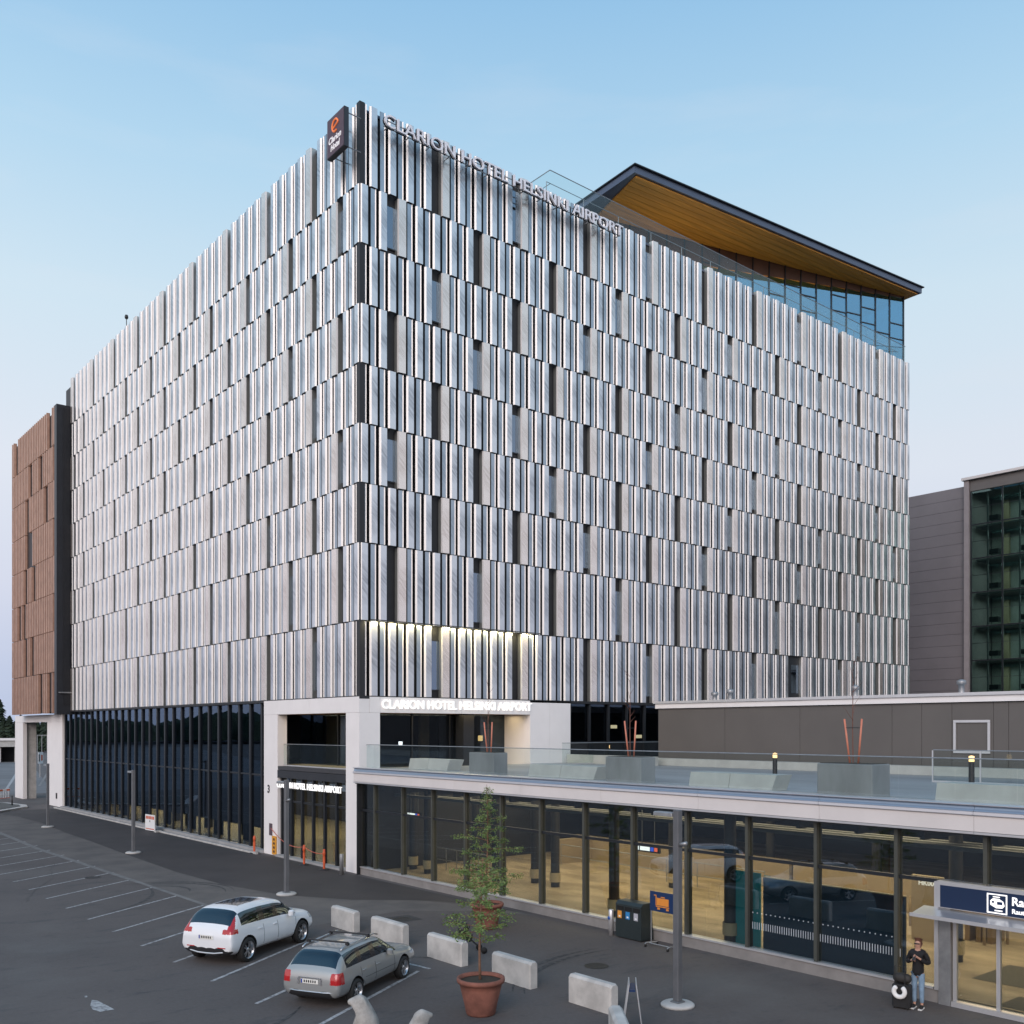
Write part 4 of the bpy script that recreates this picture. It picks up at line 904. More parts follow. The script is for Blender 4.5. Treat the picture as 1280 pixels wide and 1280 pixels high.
# ---- cars
from mathutils.bvhtree import BVHTree
RIM = mat('alloy_rim', (0.55,0.56,0.58), 0.3, 0.9, 0.05, 4); RIMD = mat('dark_alloy_rim', (0.10,0.10,0.11), 0.35, 0.7, 0.1, 4)
TAIL = mat('red_lamp_lens', (0.42,0.012,0.015), 0.15, 0, 0.1, 3, coat=0.8); PLATE = mat('number_plate', (0.70,0.70,0.66), 0.5, 0, 0.05, 3)
CARBLK = mat('car_black_trim', (0.02,0.02,0.022), 0.4, 0, 0.1, 5); HEADL = mat('headlamp_lens', (0.5,0.55,0.6), 0.1, 0.3, 0.1, 3, coat=0.5)
def carpaint(name, col, metal, rough=0.32):
    m = mat(name, col, rough, metal, 0.03, 0.8, coat=0.9); return m
def make_car(root, T, wheels, wr, paint, regions, names, glass_cells, roofglass=(), track=0.8, seams=(), handles=(), spoke='dark', plate=None, dx=0.0):
    """T rows: x, zb, wb, wm, zm, wbelt, zbelt, wrail, zrail, zroof"""
    rings = []
    for (x,zb,wb,wm,zm,wl,zl,wr_,zr,zc) in T:
        half = [(0,zb),(wb*0.6,zb),(wb,zb+0.02),(wm*0.985,zb+0.16),(wm,zm),(wm*0.975,(zm+zl)/2+0.02),(wl,zl),(wr_,zr),(wr_*0.66,zr+(zc-zr)*0.72),(0,zc)]
        rings.append([Vector((x,y,z)) for y,z in half]+[Vector((x,-y,z)) for y,z in half[-2:0:-1]])
    n = len(rings[0]); vs = [p for r in rings for p in r]; fs = []; mi = []
    for i in range(len(rings)-1):
        for k in range(n):
            fs.append((i*n+k,(i+1)*n+k,(i+1)*n+(k+1)%n,i*n+(k+1)%n))
            kk = k if k < 9 else n-1-k
            m = 0
            if kk == 6 and i in (7,9): m = 9
            if kk == 6 and i in glass_cells['side']: m = 1
            if kk in (7,8) and i in glass_cells['front']: m = 2
            if kk in (7,8) and i in glass_cells['rear']: m = 3
            if kk == 8 and i in roofglass: m = 4
            if kk in (0,1): m = 5
            mi.append(m)
    fs.append(tuple(range(n))); mi.append(0); fs.append(tuple((len(rings)-1)*n+k for k in range(n-1,-1,-1))); mi.append(0)
    me = bpy.data.meshes.new('car_shell'); me.from_pydata([tuple(v) for v in vs], [], fs)
    mats_ = [paint, GL_CARW, GL_CARW, GL_CARW, CARPIL, CARBLK, TAIL, CARBLK, HEADL, CARPIL]
    for m in mats_: me.materials.append(m)
    me.polygons.foreach_set('material_index', mi); me.update()
    ob = bpy.data.objects.new('tmpcar', me); COL.objects.link(ob)
    s_ = ob.modifiers.new('s', 'SUBSURF'); s_.levels = 3; s_.render_levels = 3
    cut = MB()
    for wx in wheels:
        for sy in (-1,1):
            seg = 28
            vs2 = [(wx+math.cos(2*math.pi*k/seg)*(wr+0.075), sy*yy, wr+math.sin(2*math.pi*k/seg)*(wr+0.075)) for yy in (track-0.17, track+0.4) for k in range(seg)]
            f2 = [tuple(range(seg)), tuple(range(2*seg-1,seg-1,-1))]+[(k,seg+k,seg+(k+1)%seg,(k+1)%seg) for k in range(seg)]
            if sy < 0: f2 = [tuple(reversed(f)) for f in f2]
            cut.add(vs2, f2)
    cme = cut.mesh('cut', CARBLK); bmx = bmesh.new(); bmx.from_mesh(cme); bmesh.ops.recalc_face_normals(bmx, faces=bmx.faces); bmx.to_mesh(cme); bmx.free()
    co = bpy.data.objects.new('cut', cme); COL.objects.link(co)
    bo = ob.modifiers.new('b', 'BOOLEAN'); bo.operation = 'DIFFERENCE'; bo.object = co; bo.solver = 'EXACT'; bo.material_mode = 'TRANSFER'
    bpy.context.view_layer.update()
    m2 = bpy.data.meshes.new_from_object(ob.evaluated_get(bpy.context.evaluated_depsgraph_get()))
    bpy.data.objects.remove(ob); bpy.data.objects.remove(co)
    full_v = [v.co.copy() for v in m2.vertices]; polys = [tuple(p.vertices) for p in m2.polygons]
    bvh = BVHTree.FromPolygons(full_v, polys)
    names_m = [m.name if m else '' for m in m2.materials]
    parts = {}
    cutter_slots = [i for i, nm_ in enumerate(names_m) if i >= 9]
    for p in m2.polygons:
        c = p.center; k = p.material_index
        key = ('body', 0)
        inarch = any(abs(c.x-wx) < wr+0.078 and abs(c.z-wr) < wr+0.08 and math.hypot(c.x-wx, c.z-wr) < wr+0.0765 for wx in wheels) and abs(c.y) > track-0.2 and (abs(c.y) < track-0.16 or math.hypot(c.x-wheels[0], c.z-wr) > wr+0.06 or math.hypot(c.x-wheels[1], c.z-wr) > wr+0.06)
        near = min(abs(math.hypot(c.x-wx, c.z-wr)-(wr+0.075)) for wx in wheels)
        if k >= 10 or (near < 0.004 and abs(p.normal.y) < 0.3 and abs(c.y) > track-0.18): key = ('wheel_arch', 7)
        elif k == 1: key = ('side_window_'+('l' if c.y > 0 else 'r')+str(sum(c.x > x for x in glass_cells['split'])), 1)
        elif k == 2: key = ('windscreen', 1)
        elif k == 3: key = ('rear_window', 1)
        elif k == 4: key = ('roof_glass', 4)
        elif k == 5: key = ('underbody', 5)
        elif k == 9: key = ('door_pillar', 9)
        else:
            for nm_, test, slot in regions:
                if test(c): key = (nm_+('_l' if c.y > 0 and nm_ in ('tail_lamp','headlamp') else ''), slot); break
        parts.setdefault(key, []).append(p)
    for key in [k for k in parts if k[0] in ('rear_window','windscreen','roof_glass')]:      # keep only the main piece of glass
        ps = parts[key]; vp = {}
        for p in ps:
            for vi in p.vertices: vp.setdefault(vi, []).append(p)
        seen = set(); comps = []
        for p in ps:
            if p.index in seen: continue
            st = [p]; comp = []; seen.add(p.index)
            while st:
                q = st.pop(); comp.append(q)
                for vi in q.vertices:
                    for r_ in vp[vi]:
                        if r_.index not in seen: seen.add(r_.index); st.append(r_)
            comps.append(comp)
        comps.sort(key=len, reverse=True); parts[key] = comps[0]
        for c_ in comps[1:]: parts.setdefault(('body',0), []).extend(c_)
    for (nm_, slot), ps in parts.items():
        mb = MB(); idx = {}
        for p in ps:
            for vi in p.vertices:
                if vi not in idx: idx[vi] = len(mb.v); mb.v.append(tuple(m2.vertices[vi].co))
            mb.f.append(tuple(idx[vi] for vi in p.vertices)); mb.m.append(0); mb.sm.append(nm_ != 'wheel_arch')
        base = nm_.split('_l')[0] if nm_.endswith('_l') else nm_
        base = 'side_window' if base.startswith('side_window') else base
        mb.build(base, mats_[slot], root)
    bpy.data.meshes.remove(m2)
    def sy_(x, z, side):
        h = bvh.ray_cast(Vector((x, side*3, z)), Vector((0,-side,0))); return h[0].y if h[0] else side*0.85
    for x0, z0, x1, z1 in seams:      # panel gaps follow the skin
        for side in (-1,1):
            mb = MB(); pts = []
            for t in range(7):
                x = x0+(x1-x0)*t/6; z = z0+(z1-z0)*t/6; pts.append((x, sy_(x,z,side)+side*0.001, z))
            mb.tube(pts, 0.006, 4); mb.build('door_gap', CARBLK, root)
    for x, z in handles:
        for side in (-1,1):
            y = sy_(x,z,side); mb = MB(); mb.tube([(x-0.09,y+side*0.005,z),(x-0.07,y+side*0.03,z+0.005),(x+0.07,y+side*0.03,z+0.005),(x+0.09,y+side*0.005,z)], 0.014, 6); mb.build('door_handle', paint, root)
    # wheels
    for wx in wheels:
        for side in (-1,1):
            w = empty('wheel', (wx, side*(track+0.02), wr), 0); w.parent = root; w.rotation_euler = (R(90)*(-side),0,R(0))
            mb = MB(); t = 0.115; pr = [(wr*0.68,-t),(wr*0.92,-t),(wr*0.99,-t*0.75),(wr,-t*0.3),(wr,t*0.3),(wr*0.99,t*0.75),(wr*0.92,t),(wr*0.70,t)]
            mb.lathe(pr, n=36); mb.build('tyre', RUBBER, w)
            mb = MB(); mb.lathe([(wr*0.70,t*0.98),(wr*0.66,t*0.9),(wr*0.66,-t)], n=36)
            mb.lathe([(0.0,t*0.70),(0.055,t*0.70),(0.07,t*0.5)], n=16); mb.mi = 1 if spoke == 'dark' else 0
            for s5 in range(5):
                a = s5*2*math.pi/5
                for da in (-0.20,0.20):
                    ca_, sa_ = math.cos(a+da), math.sin(a+da); ci, si = math.cos(a+da*0.35), math.sin(a+da*0.35); wd_ = 0.018
                    p0 = Vector((ci*0.05,si*0.05,t*0.62)); p1 = Vector((ca_*wr*0.67,sa_*wr*0.67,t*0.82)); nrm = Vector((-sa_,ca_,0))*wd_
                    mb.face([p0-nrm,p1-nrm*1.2,p1+nrm*1.2,p0+nrm])
                    mb.face([p0-nrm-Vector((0,0,.03)),p0-nrm,p0+nrm,p0+nrm-Vector((0,0,.03))])
            mb.mi = 2; mb.lathe([(0.0,0.0),(wr*0.5,0.0)], n=20)
            mb.build('rim', [RIM, RIM, CARBLK], w)
    return sy_
GL_CARW = glassmat('car_window', (0.045,0.055,0.06), 0.12, 0.02, 0.8, (0.75,0.9,1.0))
CARPIL = mat('gloss_black_pillar', (0.012,0.013,0.014), 0.15, 0, 0.05, 3, coat=0.5)
# white tall estate (SUV)
wc_ = empty('parked_car', (-12.62,-12.50,0), R(28.3), 'white tall SUV with a dark glass roof parked in a marked bay', 'car')
TW = [(0.1,0.5,0.66,0.84,0.6,0.8,0.72,0.74,0.76,0.78),(0.116,0.36,0.72,0.9,0.58,0.86,0.84,0.77,0.88,0.9),(0.164,0.3,0.74,0.92,0.62,0.88,0.98,0.78,1.03,1.06),(0.244,0.28,0.78,0.935,0.64,0.89,1.03,0.77,1.14,1.18),(0.42,0.26,0.8,0.945,0.66,0.89,1.07,0.765,1.39,1.428),(0.62,0.25,0.8,0.95,0.66,0.885,1.08,0.725,1.53,1.588),(0.95,0.24,0.8,0.95,0.66,0.88,1.07,0.715,1.58,1.643),(1.66,0.24,0.8,0.95,0.66,0.87,1.05,0.715,1.6,1.653),(1.72,0.24,0.8,0.95,0.66,0.87,1.05,0.715,1.6,1.653),(2.4,0.24,0.8,0.95,0.66,0.87,1.03,0.715,1.58,1.638),(2.48,0.24,0.8,0.95,0.66,0.87,1.03,0.715,1.575,1.633),(2.95,0.24,0.8,0.95,0.66,0.86,1.02,0.705,1.5,1.568),(3.28,0.24,0.8,0.95,0.66,0.85,1.01,0.7,1.27,1.36),(3.55,0.24,0.8,0.95,0.66,0.84,1.0,0.76,1.08,1.14),(3.68,0.25,0.8,0.95,0.66,0.83,0.99,0.74,1.04,1.09),(4.15,0.27,0.78,0.94,0.64,0.8,0.95,0.68,1.0,1.05),(4.411,0.3,0.76,0.91,0.6,0.79,0.9,0.64,0.96,0.99),(4.53,0.34,0.7,0.85,0.55,0.74,0.8,0.6,0.86,0.88),(4.56,0.4,0.62,0.78,0.52,0.68,0.66,0.55,0.72,0.74)]
whitep = carpaint('white_car_paint', (0.74,0.76,0.78), 0.0)
regW = [('tail_lamp', lambda c: abs(c.y) > 0.56 and 0.93 < c.z < 1.06 and c.x < 0.45, 6), ('tail_lamp', lambda c: 0.12 < c.x < 0.52 and abs(c.y) > 0.69 and 1.04 < c.z < 1.42 and abs(c.x-(0.22+(c.z-1.0)*0.55)) < 0.085, 6),
        ('rear_diffuser', lambda c: c.x < 0.25 and c.z < 0.44, 5), ('headlamp', lambda c: c.x > 4.22 and abs(c.y) > 0.55 and 0.74 < c.z < 0.90, 8), ('grille', lambda c: c.x > 4.5 and abs(c.y) < 0.45 and 0.5 < c.z < 0.78, 7)]
sy = make_car(wc_, TW, (0.90,3.765), 0.365, whitep, regW, None, {'side': [5,6,8,10,11,12], 'front': [11,12], 'rear': [3,4], 'split': [1.69,2.44]}, (6,7,8), 0.83,
    seams=((0.95,0.48,1.30,0.36),(1.30,0.36,2.36,0.34),(1.70,0.40,1.70,1.0),(2.44,0.36,2.44,0.98),(3.36,0.40,3.44,0.92)), handles=((1.50,0.90),(2.30,0.90)))
boxo('number_plate', (0.085,-0.26,0.76,0.107,0.26,0.875), PLATE, wc_); boxo('plate_band', (0.081,0.215,0.765,0.084,0.255,0.87), mat('eu_blue', (0.01,0.04,0.3), 0.5), wc_)
mb = MB()
for k in range(6): mb.box(0.081,0.17-k*0.065,0.785,0.084,0.135-k*0.065,0.85)
mb.build('plate_characters', BLACKP, wc_)
for sy_s in (-1,1):
    mb = MB(); mb.bbox(2.98,sy_s*0.90 if sy_s > 0 else -1.08,1.02,3.16,sy_s*1.08 if sy_s > 0 else -0.90,1.19,0.04); mb.build('wing_mirror', whitep, wc_)
mb = MB(); mb.tube([(0.13,-0.60,0.40),(0.10,-0.3,0.36),(0.095,0,0.355),(0.10,0.3,0.36),(0.13,0.60,0.40)], 0.022, 6); mb.build('bumper_trim', ALU, wc_)
mb = MB(); mb.box(0.09,-0.70,0.52,0.12,-0.42,0.545); mb.box(0.09,0.42,0.52,0.12,0.70,0.545); mb.build('reflector', TAIL, wc_)
# silver estate
sv_ = empty('parked_car', (-12.38,-18.40,0), R(29.5), 'silver estate car with roof bars and a dark rear window parked nearest the viewer', 'car')
TS = [(0.06,0.44,0.594,0.756,0.55,0.72,0.66,0.666,0.7,0.72),(0.078,0.34,0.648,0.81,0.55,0.774,0.8,0.693,0.84,0.86),(0.131,0.28,0.7,0.855,0.58,0.82,0.92,0.72,0.96,0.985),(0.192,0.26,0.72,0.87,0.6,0.825,0.95,0.71,1.04,1.07),(0.36,0.25,0.74,0.875,0.6,0.82,0.96,0.67,1.28,1.33),(0.52,0.24,0.74,0.88,0.6,0.82,0.96,0.655,1.41,1.443),(0.9,0.23,0.74,0.88,0.6,0.82,0.95,0.655,1.45,1.488),(1.22,0.23,0.74,0.88,0.6,0.81,0.945,0.655,1.465,1.503),(1.28,0.23,0.74,0.88,0.6,0.81,0.945,0.655,1.465,1.503),(1.98,0.23,0.74,0.88,0.6,0.81,0.93,0.655,1.47,1.508),(2.05,0.23,0.74,0.88,0.6,0.81,0.93,0.655,1.47,1.508),(2.62,0.23,0.74,0.88,0.6,0.8,0.92,0.645,1.42,1.468),(3.02,0.23,0.74,0.88,0.6,0.79,0.91,0.64,1.18,1.27),(3.36,0.23,0.74,0.88,0.6,0.78,0.9,0.7,0.97,1.02),(3.48,0.24,0.74,0.88,0.6,0.77,0.89,0.68,0.93,0.98),(4.05,0.25,0.72,0.87,0.58,0.74,0.84,0.62,0.88,0.93),(4.399,0.28,0.7,0.84,0.55,0.72,0.79,0.58,0.84,0.86),(4.556,0.33,0.64,0.78,0.5,0.68,0.7,0.55,0.75,0.77),(4.6,0.38,0.58,0.7,0.48,0.62,0.58,0.5,0.62,0.64)]
silv = carpaint('silver_car_paint', (0.34,0.355,0.355), 0.45, 0.38)
regS = [('tail_lamp', lambda c: c.x < 0.36 and abs(c.y) > 0.60 and 0.66 < c.z < 0.95, 6), ('headlamp', lambda c: c.x > 4.1 and abs(c.y) > 0.48 and 0.62 < c.z < 0.80, 8), ('grille', lambda c: c.x > 4.5 and abs(c.y) < 0.4 and 0.45 < c.z < 0.66, 7)]
make_car(sv_, TS, (0.98,3.68), 0.32, silv, regS, None, {'side': [5,6,8,10,11,12], 'front': [11,12], 'rear': [3,4], 'split': [1.25,2.01]}, (), 0.77,
    seams=((1.25,0.60,1.25,0.90),(1.25,0.60,1.52,0.34),(1.52,0.34,2.95,0.32),(2.02,0.34,2.02,0.88),(3.10,0.36,3.12,0.84),(1.45,0.58,3.2,0.56)), handles=((1.38,0.80),(2.14,0.79)), spoke='light')
boxo('number_plate', (0.04,-0.26,0.66,0.06,0.26,0.775), PLATE, sv_); boxo('plate_band', (0.036,0.215,0.665,0.039,0.255,0.77), bpy.data.materials['eu_blue'], sv_)
mb = MB()
for k in range(6): mb.box(0.036,0.17-k*0.065,0.685,0.039,0.135-k*0.065,0.75)
mb.build('plate_characters', BLACKP, sv_)
mb = MB(); mb.box(0.05,-0.34,0.79,0.09,0.34,0.815); mb.box(0.045,-0.36,0.64,0.07,-0.31,0.789); mb.box(0.045,0.31,0.64,0.07,0.36,0.789); mb.build('chrome_trim', RIM, sv_)
mb = MB(); mb.tube([(0.10,-0.74,0.46),(0.055,-0.4,0.45),(0.045,0,0.45),(0.055,0.4,0.45),(0.10,0.74,0.46)], 0.018, 6); mb.build('bumper_trim', RIM, sv_)
for s_ in (-1,1):
    mb = MB(); mb.tube([(0.62,s_*0.585,1.44),(0.75,s_*0.58,1.50),(2.4,s_*0.58,1.54),(2.62,s_*0.575,1.47)], 0.02, 8); mb.build('roof_rail', RIM, sv_)
    mb = MB(); mb.bbox(2.72,0.80 if s_ > 0 else -0.97,0.92,2.86,0.97 if s_ > 0 else -0.80,1.06,0.035); mb.build('wing_mirror', silv, sv_)
for x in (0.95,2.05):
    mb = MB(); mb.bbox(x-0.035,-0.62,1.565,x+0.035,0.62,1.60,0.01); mb.box(x-0.05,-0.63,1.50,x+0.05,-0.55,1.57); mb.box(x-0.05,0.55,1.50,x+0.05,0.63,1.57); mb.build('roof_bar', CARBLK, sv_)

wc_.scale = (0.955,0.98,0.99); sv_.scale = (0.945,)*3
# ---- potted trees
TERRA = mat('terracotta', (0.255,0.10,0.07), 0.8, 0, 0.45, 2.5, 0.15, 25); SOIL = bpy.data.materials['dark_soil']
LEAF = mat('fresh_green_leaf', (0.19,0.27,0.07), 0.6, 0, 0.6, 5.0, col2=(0.07,0.13,0.035)); BARK = mat('young_bark', (0.20,0.11,0.07), 0.85, 0, 0.3, 12)
def pot(u, v, lab, s=1.0):
    o = empty('plant_pot', (u,v,0), 0, lab, 'plant pot')
    mb = MB(); mb.lathe([(0.0,0),(0.34*s,0),(0.36*s,0.04*s),(0.40*s,0.25*s),(0.49*s,0.62*s),(0.52*s,0.76*s),(0.57*s,0.77*s),(0.585*s,0.82*s),(0.575*s,0.88*s),(0.52*s,0.88*s),(0.50*s,0.80*s)], n=40); mb.build('bowl', TERRA, o)
    mb = MB()
    n = 26; rs = random.Random(3)
    ctr = (0,0,0.82*s)
    for k in range(n):
        a, b_ = 2*math.pi*k/n, 2*math.pi*(k+1)/n
        mb.face([ctr,(0.505*s*math.cos(a),0.505*s*math.sin(a),0.79*s),(0.505*s*math.cos(b_),0.505*s*math.sin(b_),0.79*s)])
    mb.build('soil', SOIL, o)
    return o
def small_tree(u, v, z0, H, lab, zlow, prof, nb, seed, dens=1.0):
    o = empty('potted_tree', (u,v,z0), 0, lab, 'tree'); rs = random.Random(seed)
    tr = MB(); pts = []; 
    for k in range(9):
        t = k/8; pts.append((0.03*math.sin(t*5+seed), 0.03*math.cos(t*4), H*t))
    tr.tube(pts, [0.032*(1-0.9*k/8)+0.004 for k in range(9)], 8); tr.build('trunk', BARK, o)
    br = MB(); lf = MB()
    for b in range(nb):
        t = zlow+(0.985-zlow)*((b+rs.random())/nb)
        z = H*t; a = b*2.4+rs.uniform(-0.4,0.4); L = prof(t)*rs.choice((0.45,0.7,0.9,1.0,1.2,1.35))
        rise = rs.uniform(0.05,0.45); pp = []
        for k in range(6):
            s_ = k/5; pp.append(Vector((math.cos(a)*L*s_+rs.uniform(-.02,.02), math.sin(a)*L*s_+rs.uniform(-.02,.02), z+L*rise*s_*(1-0.55*s_)-0.03*s_)))
        br.tube(pp, [0.010*(1-k/6)+0.0015 for k in range(6)], 4, cap=False)
        nl = int(70*dens*max(L,0.2)/0.5)
        for q in range(nl):
            s_ = rs.random()**0.55; i = min(int(s_*5),4); f_ = s_*5-i; p = pp[i].lerp(pp[i+1], f_)
            p = p+Vector((rs.gauss(0,0.045),rs.gauss(0,0.045),rs.gauss(-0.02,0.05)))
            sz = rs.uniform(0.022,0.045); d = Vector((rs.gauss(0,1),rs.gauss(0,1),rs.gauss(-0.3,0.6))).normalized(); e = d.orthogonal().normalized(); e = Matrix.Rotation(rs.uniform(0,6.3),3,d) @ e
            lf.face([p, p+d*sz+e*sz*0.45, p+d*sz*2.1, p+d*sz-e*sz*0.45])
    br.build('branches', BARK, o); c = lf.build('crown', LEAF, o); c['kind'] = 'stuff'
pot(-9.35,-21.36,'big terracotta pot nearest the viewer beside the concrete barriers')
pot(-3.05,-13.6,'terracotta pot standing farther back near the glazed hall')
small_tree(-9.35,-21.36,0.8,2.95,'slender young green tree growing in the nearest terracotta pot',0.30,lambda t: 0.74*(1-((t-0.45)/0.62)**2)+0.08 if t < 1 else 0.1,32,3,1.1)
small_tree(-3.05,-13.6,0.8,4.15,'taller young green tree growing in the farther terracotta pot',0.10,lambda t: (0.85 if t < 0.5 else 0.85*(1-(t-0.5)/0.55))+0.08,46,5,1.1)

# ---- bins, ash post, trolley sign, board sign
rb2 = empty('recycling_bin', (-0.65,-17.42,0), 0, 'dark green three hole recycling bin standing against the glazed hall', 'bin')
mb = MB(); GRN = mat('dark_green_steel', (0.022,0.032,0.034), 0.45, 0.1, 0.15, 3)
L = 1.13
vs = [(0.0,0,0.04),(0.58,0,0.04),(0.50,0,1.22),(0.10,0,1.22),(0.0,0,1.12),(0.0,-L,0.04),(0.58,-L,0.04),(0.50,-L,1.22),(0.10,-L,1.22),(0.0,-L,1.12)]
mb.add(vs, [(0,1,2,3,4),(9,8,7,6,5),(0,4,9,5),(4,3,8,9),(3,2,7,8),(2,1,6,7),(1,0,5,6)]); mb.build('cabinet', GRN, rb2)
for k, cc in enumerate(((0.75,0.32,0.05),(0.03,0.22,0.5),(0.42,0.42,0.46))):
    y0 = -0.03-k*0.36
    boxo('opening', (-0.006,y0-0.33,0.93,-0.001,y0-0.02,1.06), mat('bin_hole', (0.004,0.004,0.004), 0.8) if k == 0 else bpy.data.materials['bin_hole'], rb2)
    boxo('bin_label', (-0.007,y0-0.24,0.66,-0.001,y0-0.06,0.90), mat('bin_label_%d'%k, cc, 0.5), rb2); boxo('label_mark', (-0.009,y0-0.19,0.70,-0.0075,y0-0.11,0.75), WHITEP, rb2)
ap = empty('ash_post', (-0.58,-17.14,0), 0, 'stainless steel ash post with a round blue sticker beside the recycling bin', 'ashtray')
mb = MB(); mb.lathe([(0,0),(0.085,0),(0.085,0.84),(0.07,0.86),(0,0.87)], n=20); mb.build('tube', ALU, ap)
mb = MB(); mb.tube([(-0.087,0.02,0.58),(-0.09,0.02,0.58)], 0.06, 14); mb.build('sticker', mat('blue_sticker', (0.02,0.10,0.42), 0.5), ap)
ts = empty('trolley_sign', (-0.72,-18.99,0), 0, 'navy sign with an orange luggage trolley pictogram on a wheeled frame', 'sign')
boxo('board', (0,-1.0,1.12,0.03,0,1.74), NAVY, ts)
mb = MB(); OR_ = mat('orange_pictogram', (0.75,0.27,0.04), 0.5)
def pb2(y0,z0,y1,z1): mb.box(-0.012,-y0,z0,-0.002,-y1,z1)
pb2(0.30,1.32,0.78,1.55); pb2(0.46,1.57,0.62,1.60); pb2(0.26,1.27,0.80,1.30); pb2(0.25,1.31,0.28,1.60); pb2(0.18,1.61,0.28,1.64); pb2(0.32,1.19,0.42,1.25); pb2(0.68,1.19,0.78,1.25)
mb.build('trolley_pictogram', OR_, ts)
mb = MB(); mb.tube([(0.015,-0.04,0.12),(0.015,-0.04,1.12)],0.018,6); mb.tube([(0.015,-0.96,0.12),(0.015,-0.96,1.12)],0.018,6)
for y in (-0.04,-0.96): mb.tube([(-0.28,y,0.09),(-0.22,y,0.13),(0.3,y,0.09)],0.02,6)
mb.tube([(-0.1,-0.04,0.11),(-0.1,-0.96,0.11)],0.016,6); mb.build('stand', GALV, ts)
for y in (-0.04,-0.96):
    for x in (-0.26,0.28): mb = MB(); mb.tube([(x,y-0.015,0.05),(x,y+0.015,0.05)],0.05,12); mb.build('wheel', BLACKP, ts)
bo_ = empty('board_sign', (-7.50,-24.58,0), R(-46), 'folding board sign seen almost edge on beside the last barrier', 'sign')
for s_, x in ((1,-0.10),(-1,0.10)):
    mb = MB(); mb.add([(x-s_*0.12,-0.35,0.05),(x-s_*0.12,0.35,0.05),(x+s_*0.02,0.35,1.12),(x+s_*0.02,-0.35,1.12),(x-s_*0.12+0.02,-0.35,0.05),(x-s_*0.12+0.02,0.35,0.05),(x+s_*0.02+0.02,0.35,1.12),(x+s_*0.02+0.02,-0.35,1.12)], [(0,1,2,3),(7,6,5,4),(0,4,5,1),(3,2,6,7),(0,3,7,4),(1,5,6,2)]); mb.build('board', ALU, bo_)
    boxo('leg', (x-s_*0.14,-0.36,0.0,x-s_*0.10,-0.31,0.06), GRN, bo_)
boxo('spacer', (-0.07,-0.3,0.95,0.07,0.3,1.0), NAVY, bo_)
# ---- two stone animals at the bottom edge
def skin(name, nodes, edges, m, parent=None, sub=2, loc=(0,0,0), rot=(0,0,0), root=0, keep=True):
    me = bpy.data.meshes.new(name); me.from_pydata([n[:3] for n in nodes], edges, []); ob = bpy.data.objects.new('tmp', me); COL.objects.link(ob)
    md = ob.modifiers.new('k', 'SKIN'); md.use_smooth_shade = True
    sv = me.skin_vertices[0].data
    for i, n in enumerate(nodes):
        r = n[3]; sv[i].radius = (r, r) if not isinstance(r, tuple) else r
        sv[i].use_root = (i == root)
    ss = ob.modifiers.new('s', 'SUBSURF'); ss.levels = sub; ss.render_levels = sub
    bpy.context.view_layer.update()
    m2 = bpy.data.meshes.new_from_object(ob.evaluated_get(bpy.context.evaluated_depsgraph_get())); bpy.data.objects.remove(ob)
    m2.materials.clear(); m2.materials.append(m); m2.polygons.foreach_set('use_smooth', [True]*len(m2.polygons)); m2.name = name
    return link(name, m2, parent, loc, rot)
STONE = mat('weathered_stone', (0.40,0.385,0.36), 0.9, 0, 0.35, 5, 0.5, 25)
bear_n = [(-.05,0,.28,.30),(-.02,0,.50,.27),(0.06,0,.72,.19),(0.14,0,.87,.135),(0.30,0,.85,.085),(0.39,0,.83,.055),
          (0.13,.11,.55,.09),(0.24,.13,.28,.06),(0.27,.13,.05,.06),(0.33,.13,.03,.045),(0.13,-.11,.55,.09),(0.24,-.13,.28,.06),(0.27,-.13,.05,.06),(0.33,-.13,.03,.045),
          (0.0,.20,.18,.13),(0.20,.24,.08,.07),(0.28,.24,.05,.05),(0.0,-.20,.18,.13),(0.20,-.24,.08,.07),(0.28,-.24,.05,.05),(-.24,0,.10,.05),(0.09,.075,.98,.05),(0.09,-.075,.98,.05)]
bear_e = [(0,1),(1,2),(2,3),(3,4),(4,5),(1,6),(6,7),(7,8),(8,9),(1,10),(10,11),(11,12),(12,13),(0,14),(14,15),(15,16),(0,17),(17,18),(18,19),(0,20),(3,21),(3,22)]
for (u,v,rz,s_), lab in (((-12.55,-21.35,R(142),1.02),'grey stone sitting animal sculpture, the taller left one at the bottom edge'),((-12.15,-22.75,R(-20),0.92),'grey stone sitting animal sculpture, the lower right one at the bottom edge')):
    st = skin('stone_animal', bear_n, bear_e, STONE, loc=(u,v,0.0), rot=(0,0,rz)); st.scale = (s_,)*3; tag(st, lab, 'sculpture')
# ---- orange posts with chain, steel bollard, warning board, notice
for (u,v,h), lab in (((-0.45,10.45,0.95),'orange post left of the white column numbered 3'),((-0.55,4.45,1.0),'orange post in the middle of the street entrance'),((-0.6,2.3,1.0),'orange post at the right of the street entrance')):
    o = empty('orange_post', (u,v,0), 0, lab, 'post')
    mb = MB(); mb.lathe([(0.0,0),(0.26,0),(0.26,0.03),(0.08,0.06)], n=16); mb.build('foot', BLACKP, o)
    mb = MB(); mb.lathe([(0.055,0.05),(0.065,0.6),(0.05,0.7),(0.075,0.72),(0.075,0.86),(0.05,0.9),(0.06,h),(0.0,h+0.02)], n=14); mb.build('post', ORANGE, o)
def chain(p, q, sag, lab):
    mb = MB(); pts = []
    for k in range(13):
        t = k/12; a = Vector(p).lerp(Vector(q), t); a.z -= sag*4*t*(1-t); pts.append(a)
    mb.tube(pts, 0.018, 6); tag(mb.build('plastic_chain', mat('red_chain', (0.55,0.12,0.07), 0.5) if 'red_chain' not in bpy.data.materials else bpy.data.materials['red_chain']), lab, 'chain')
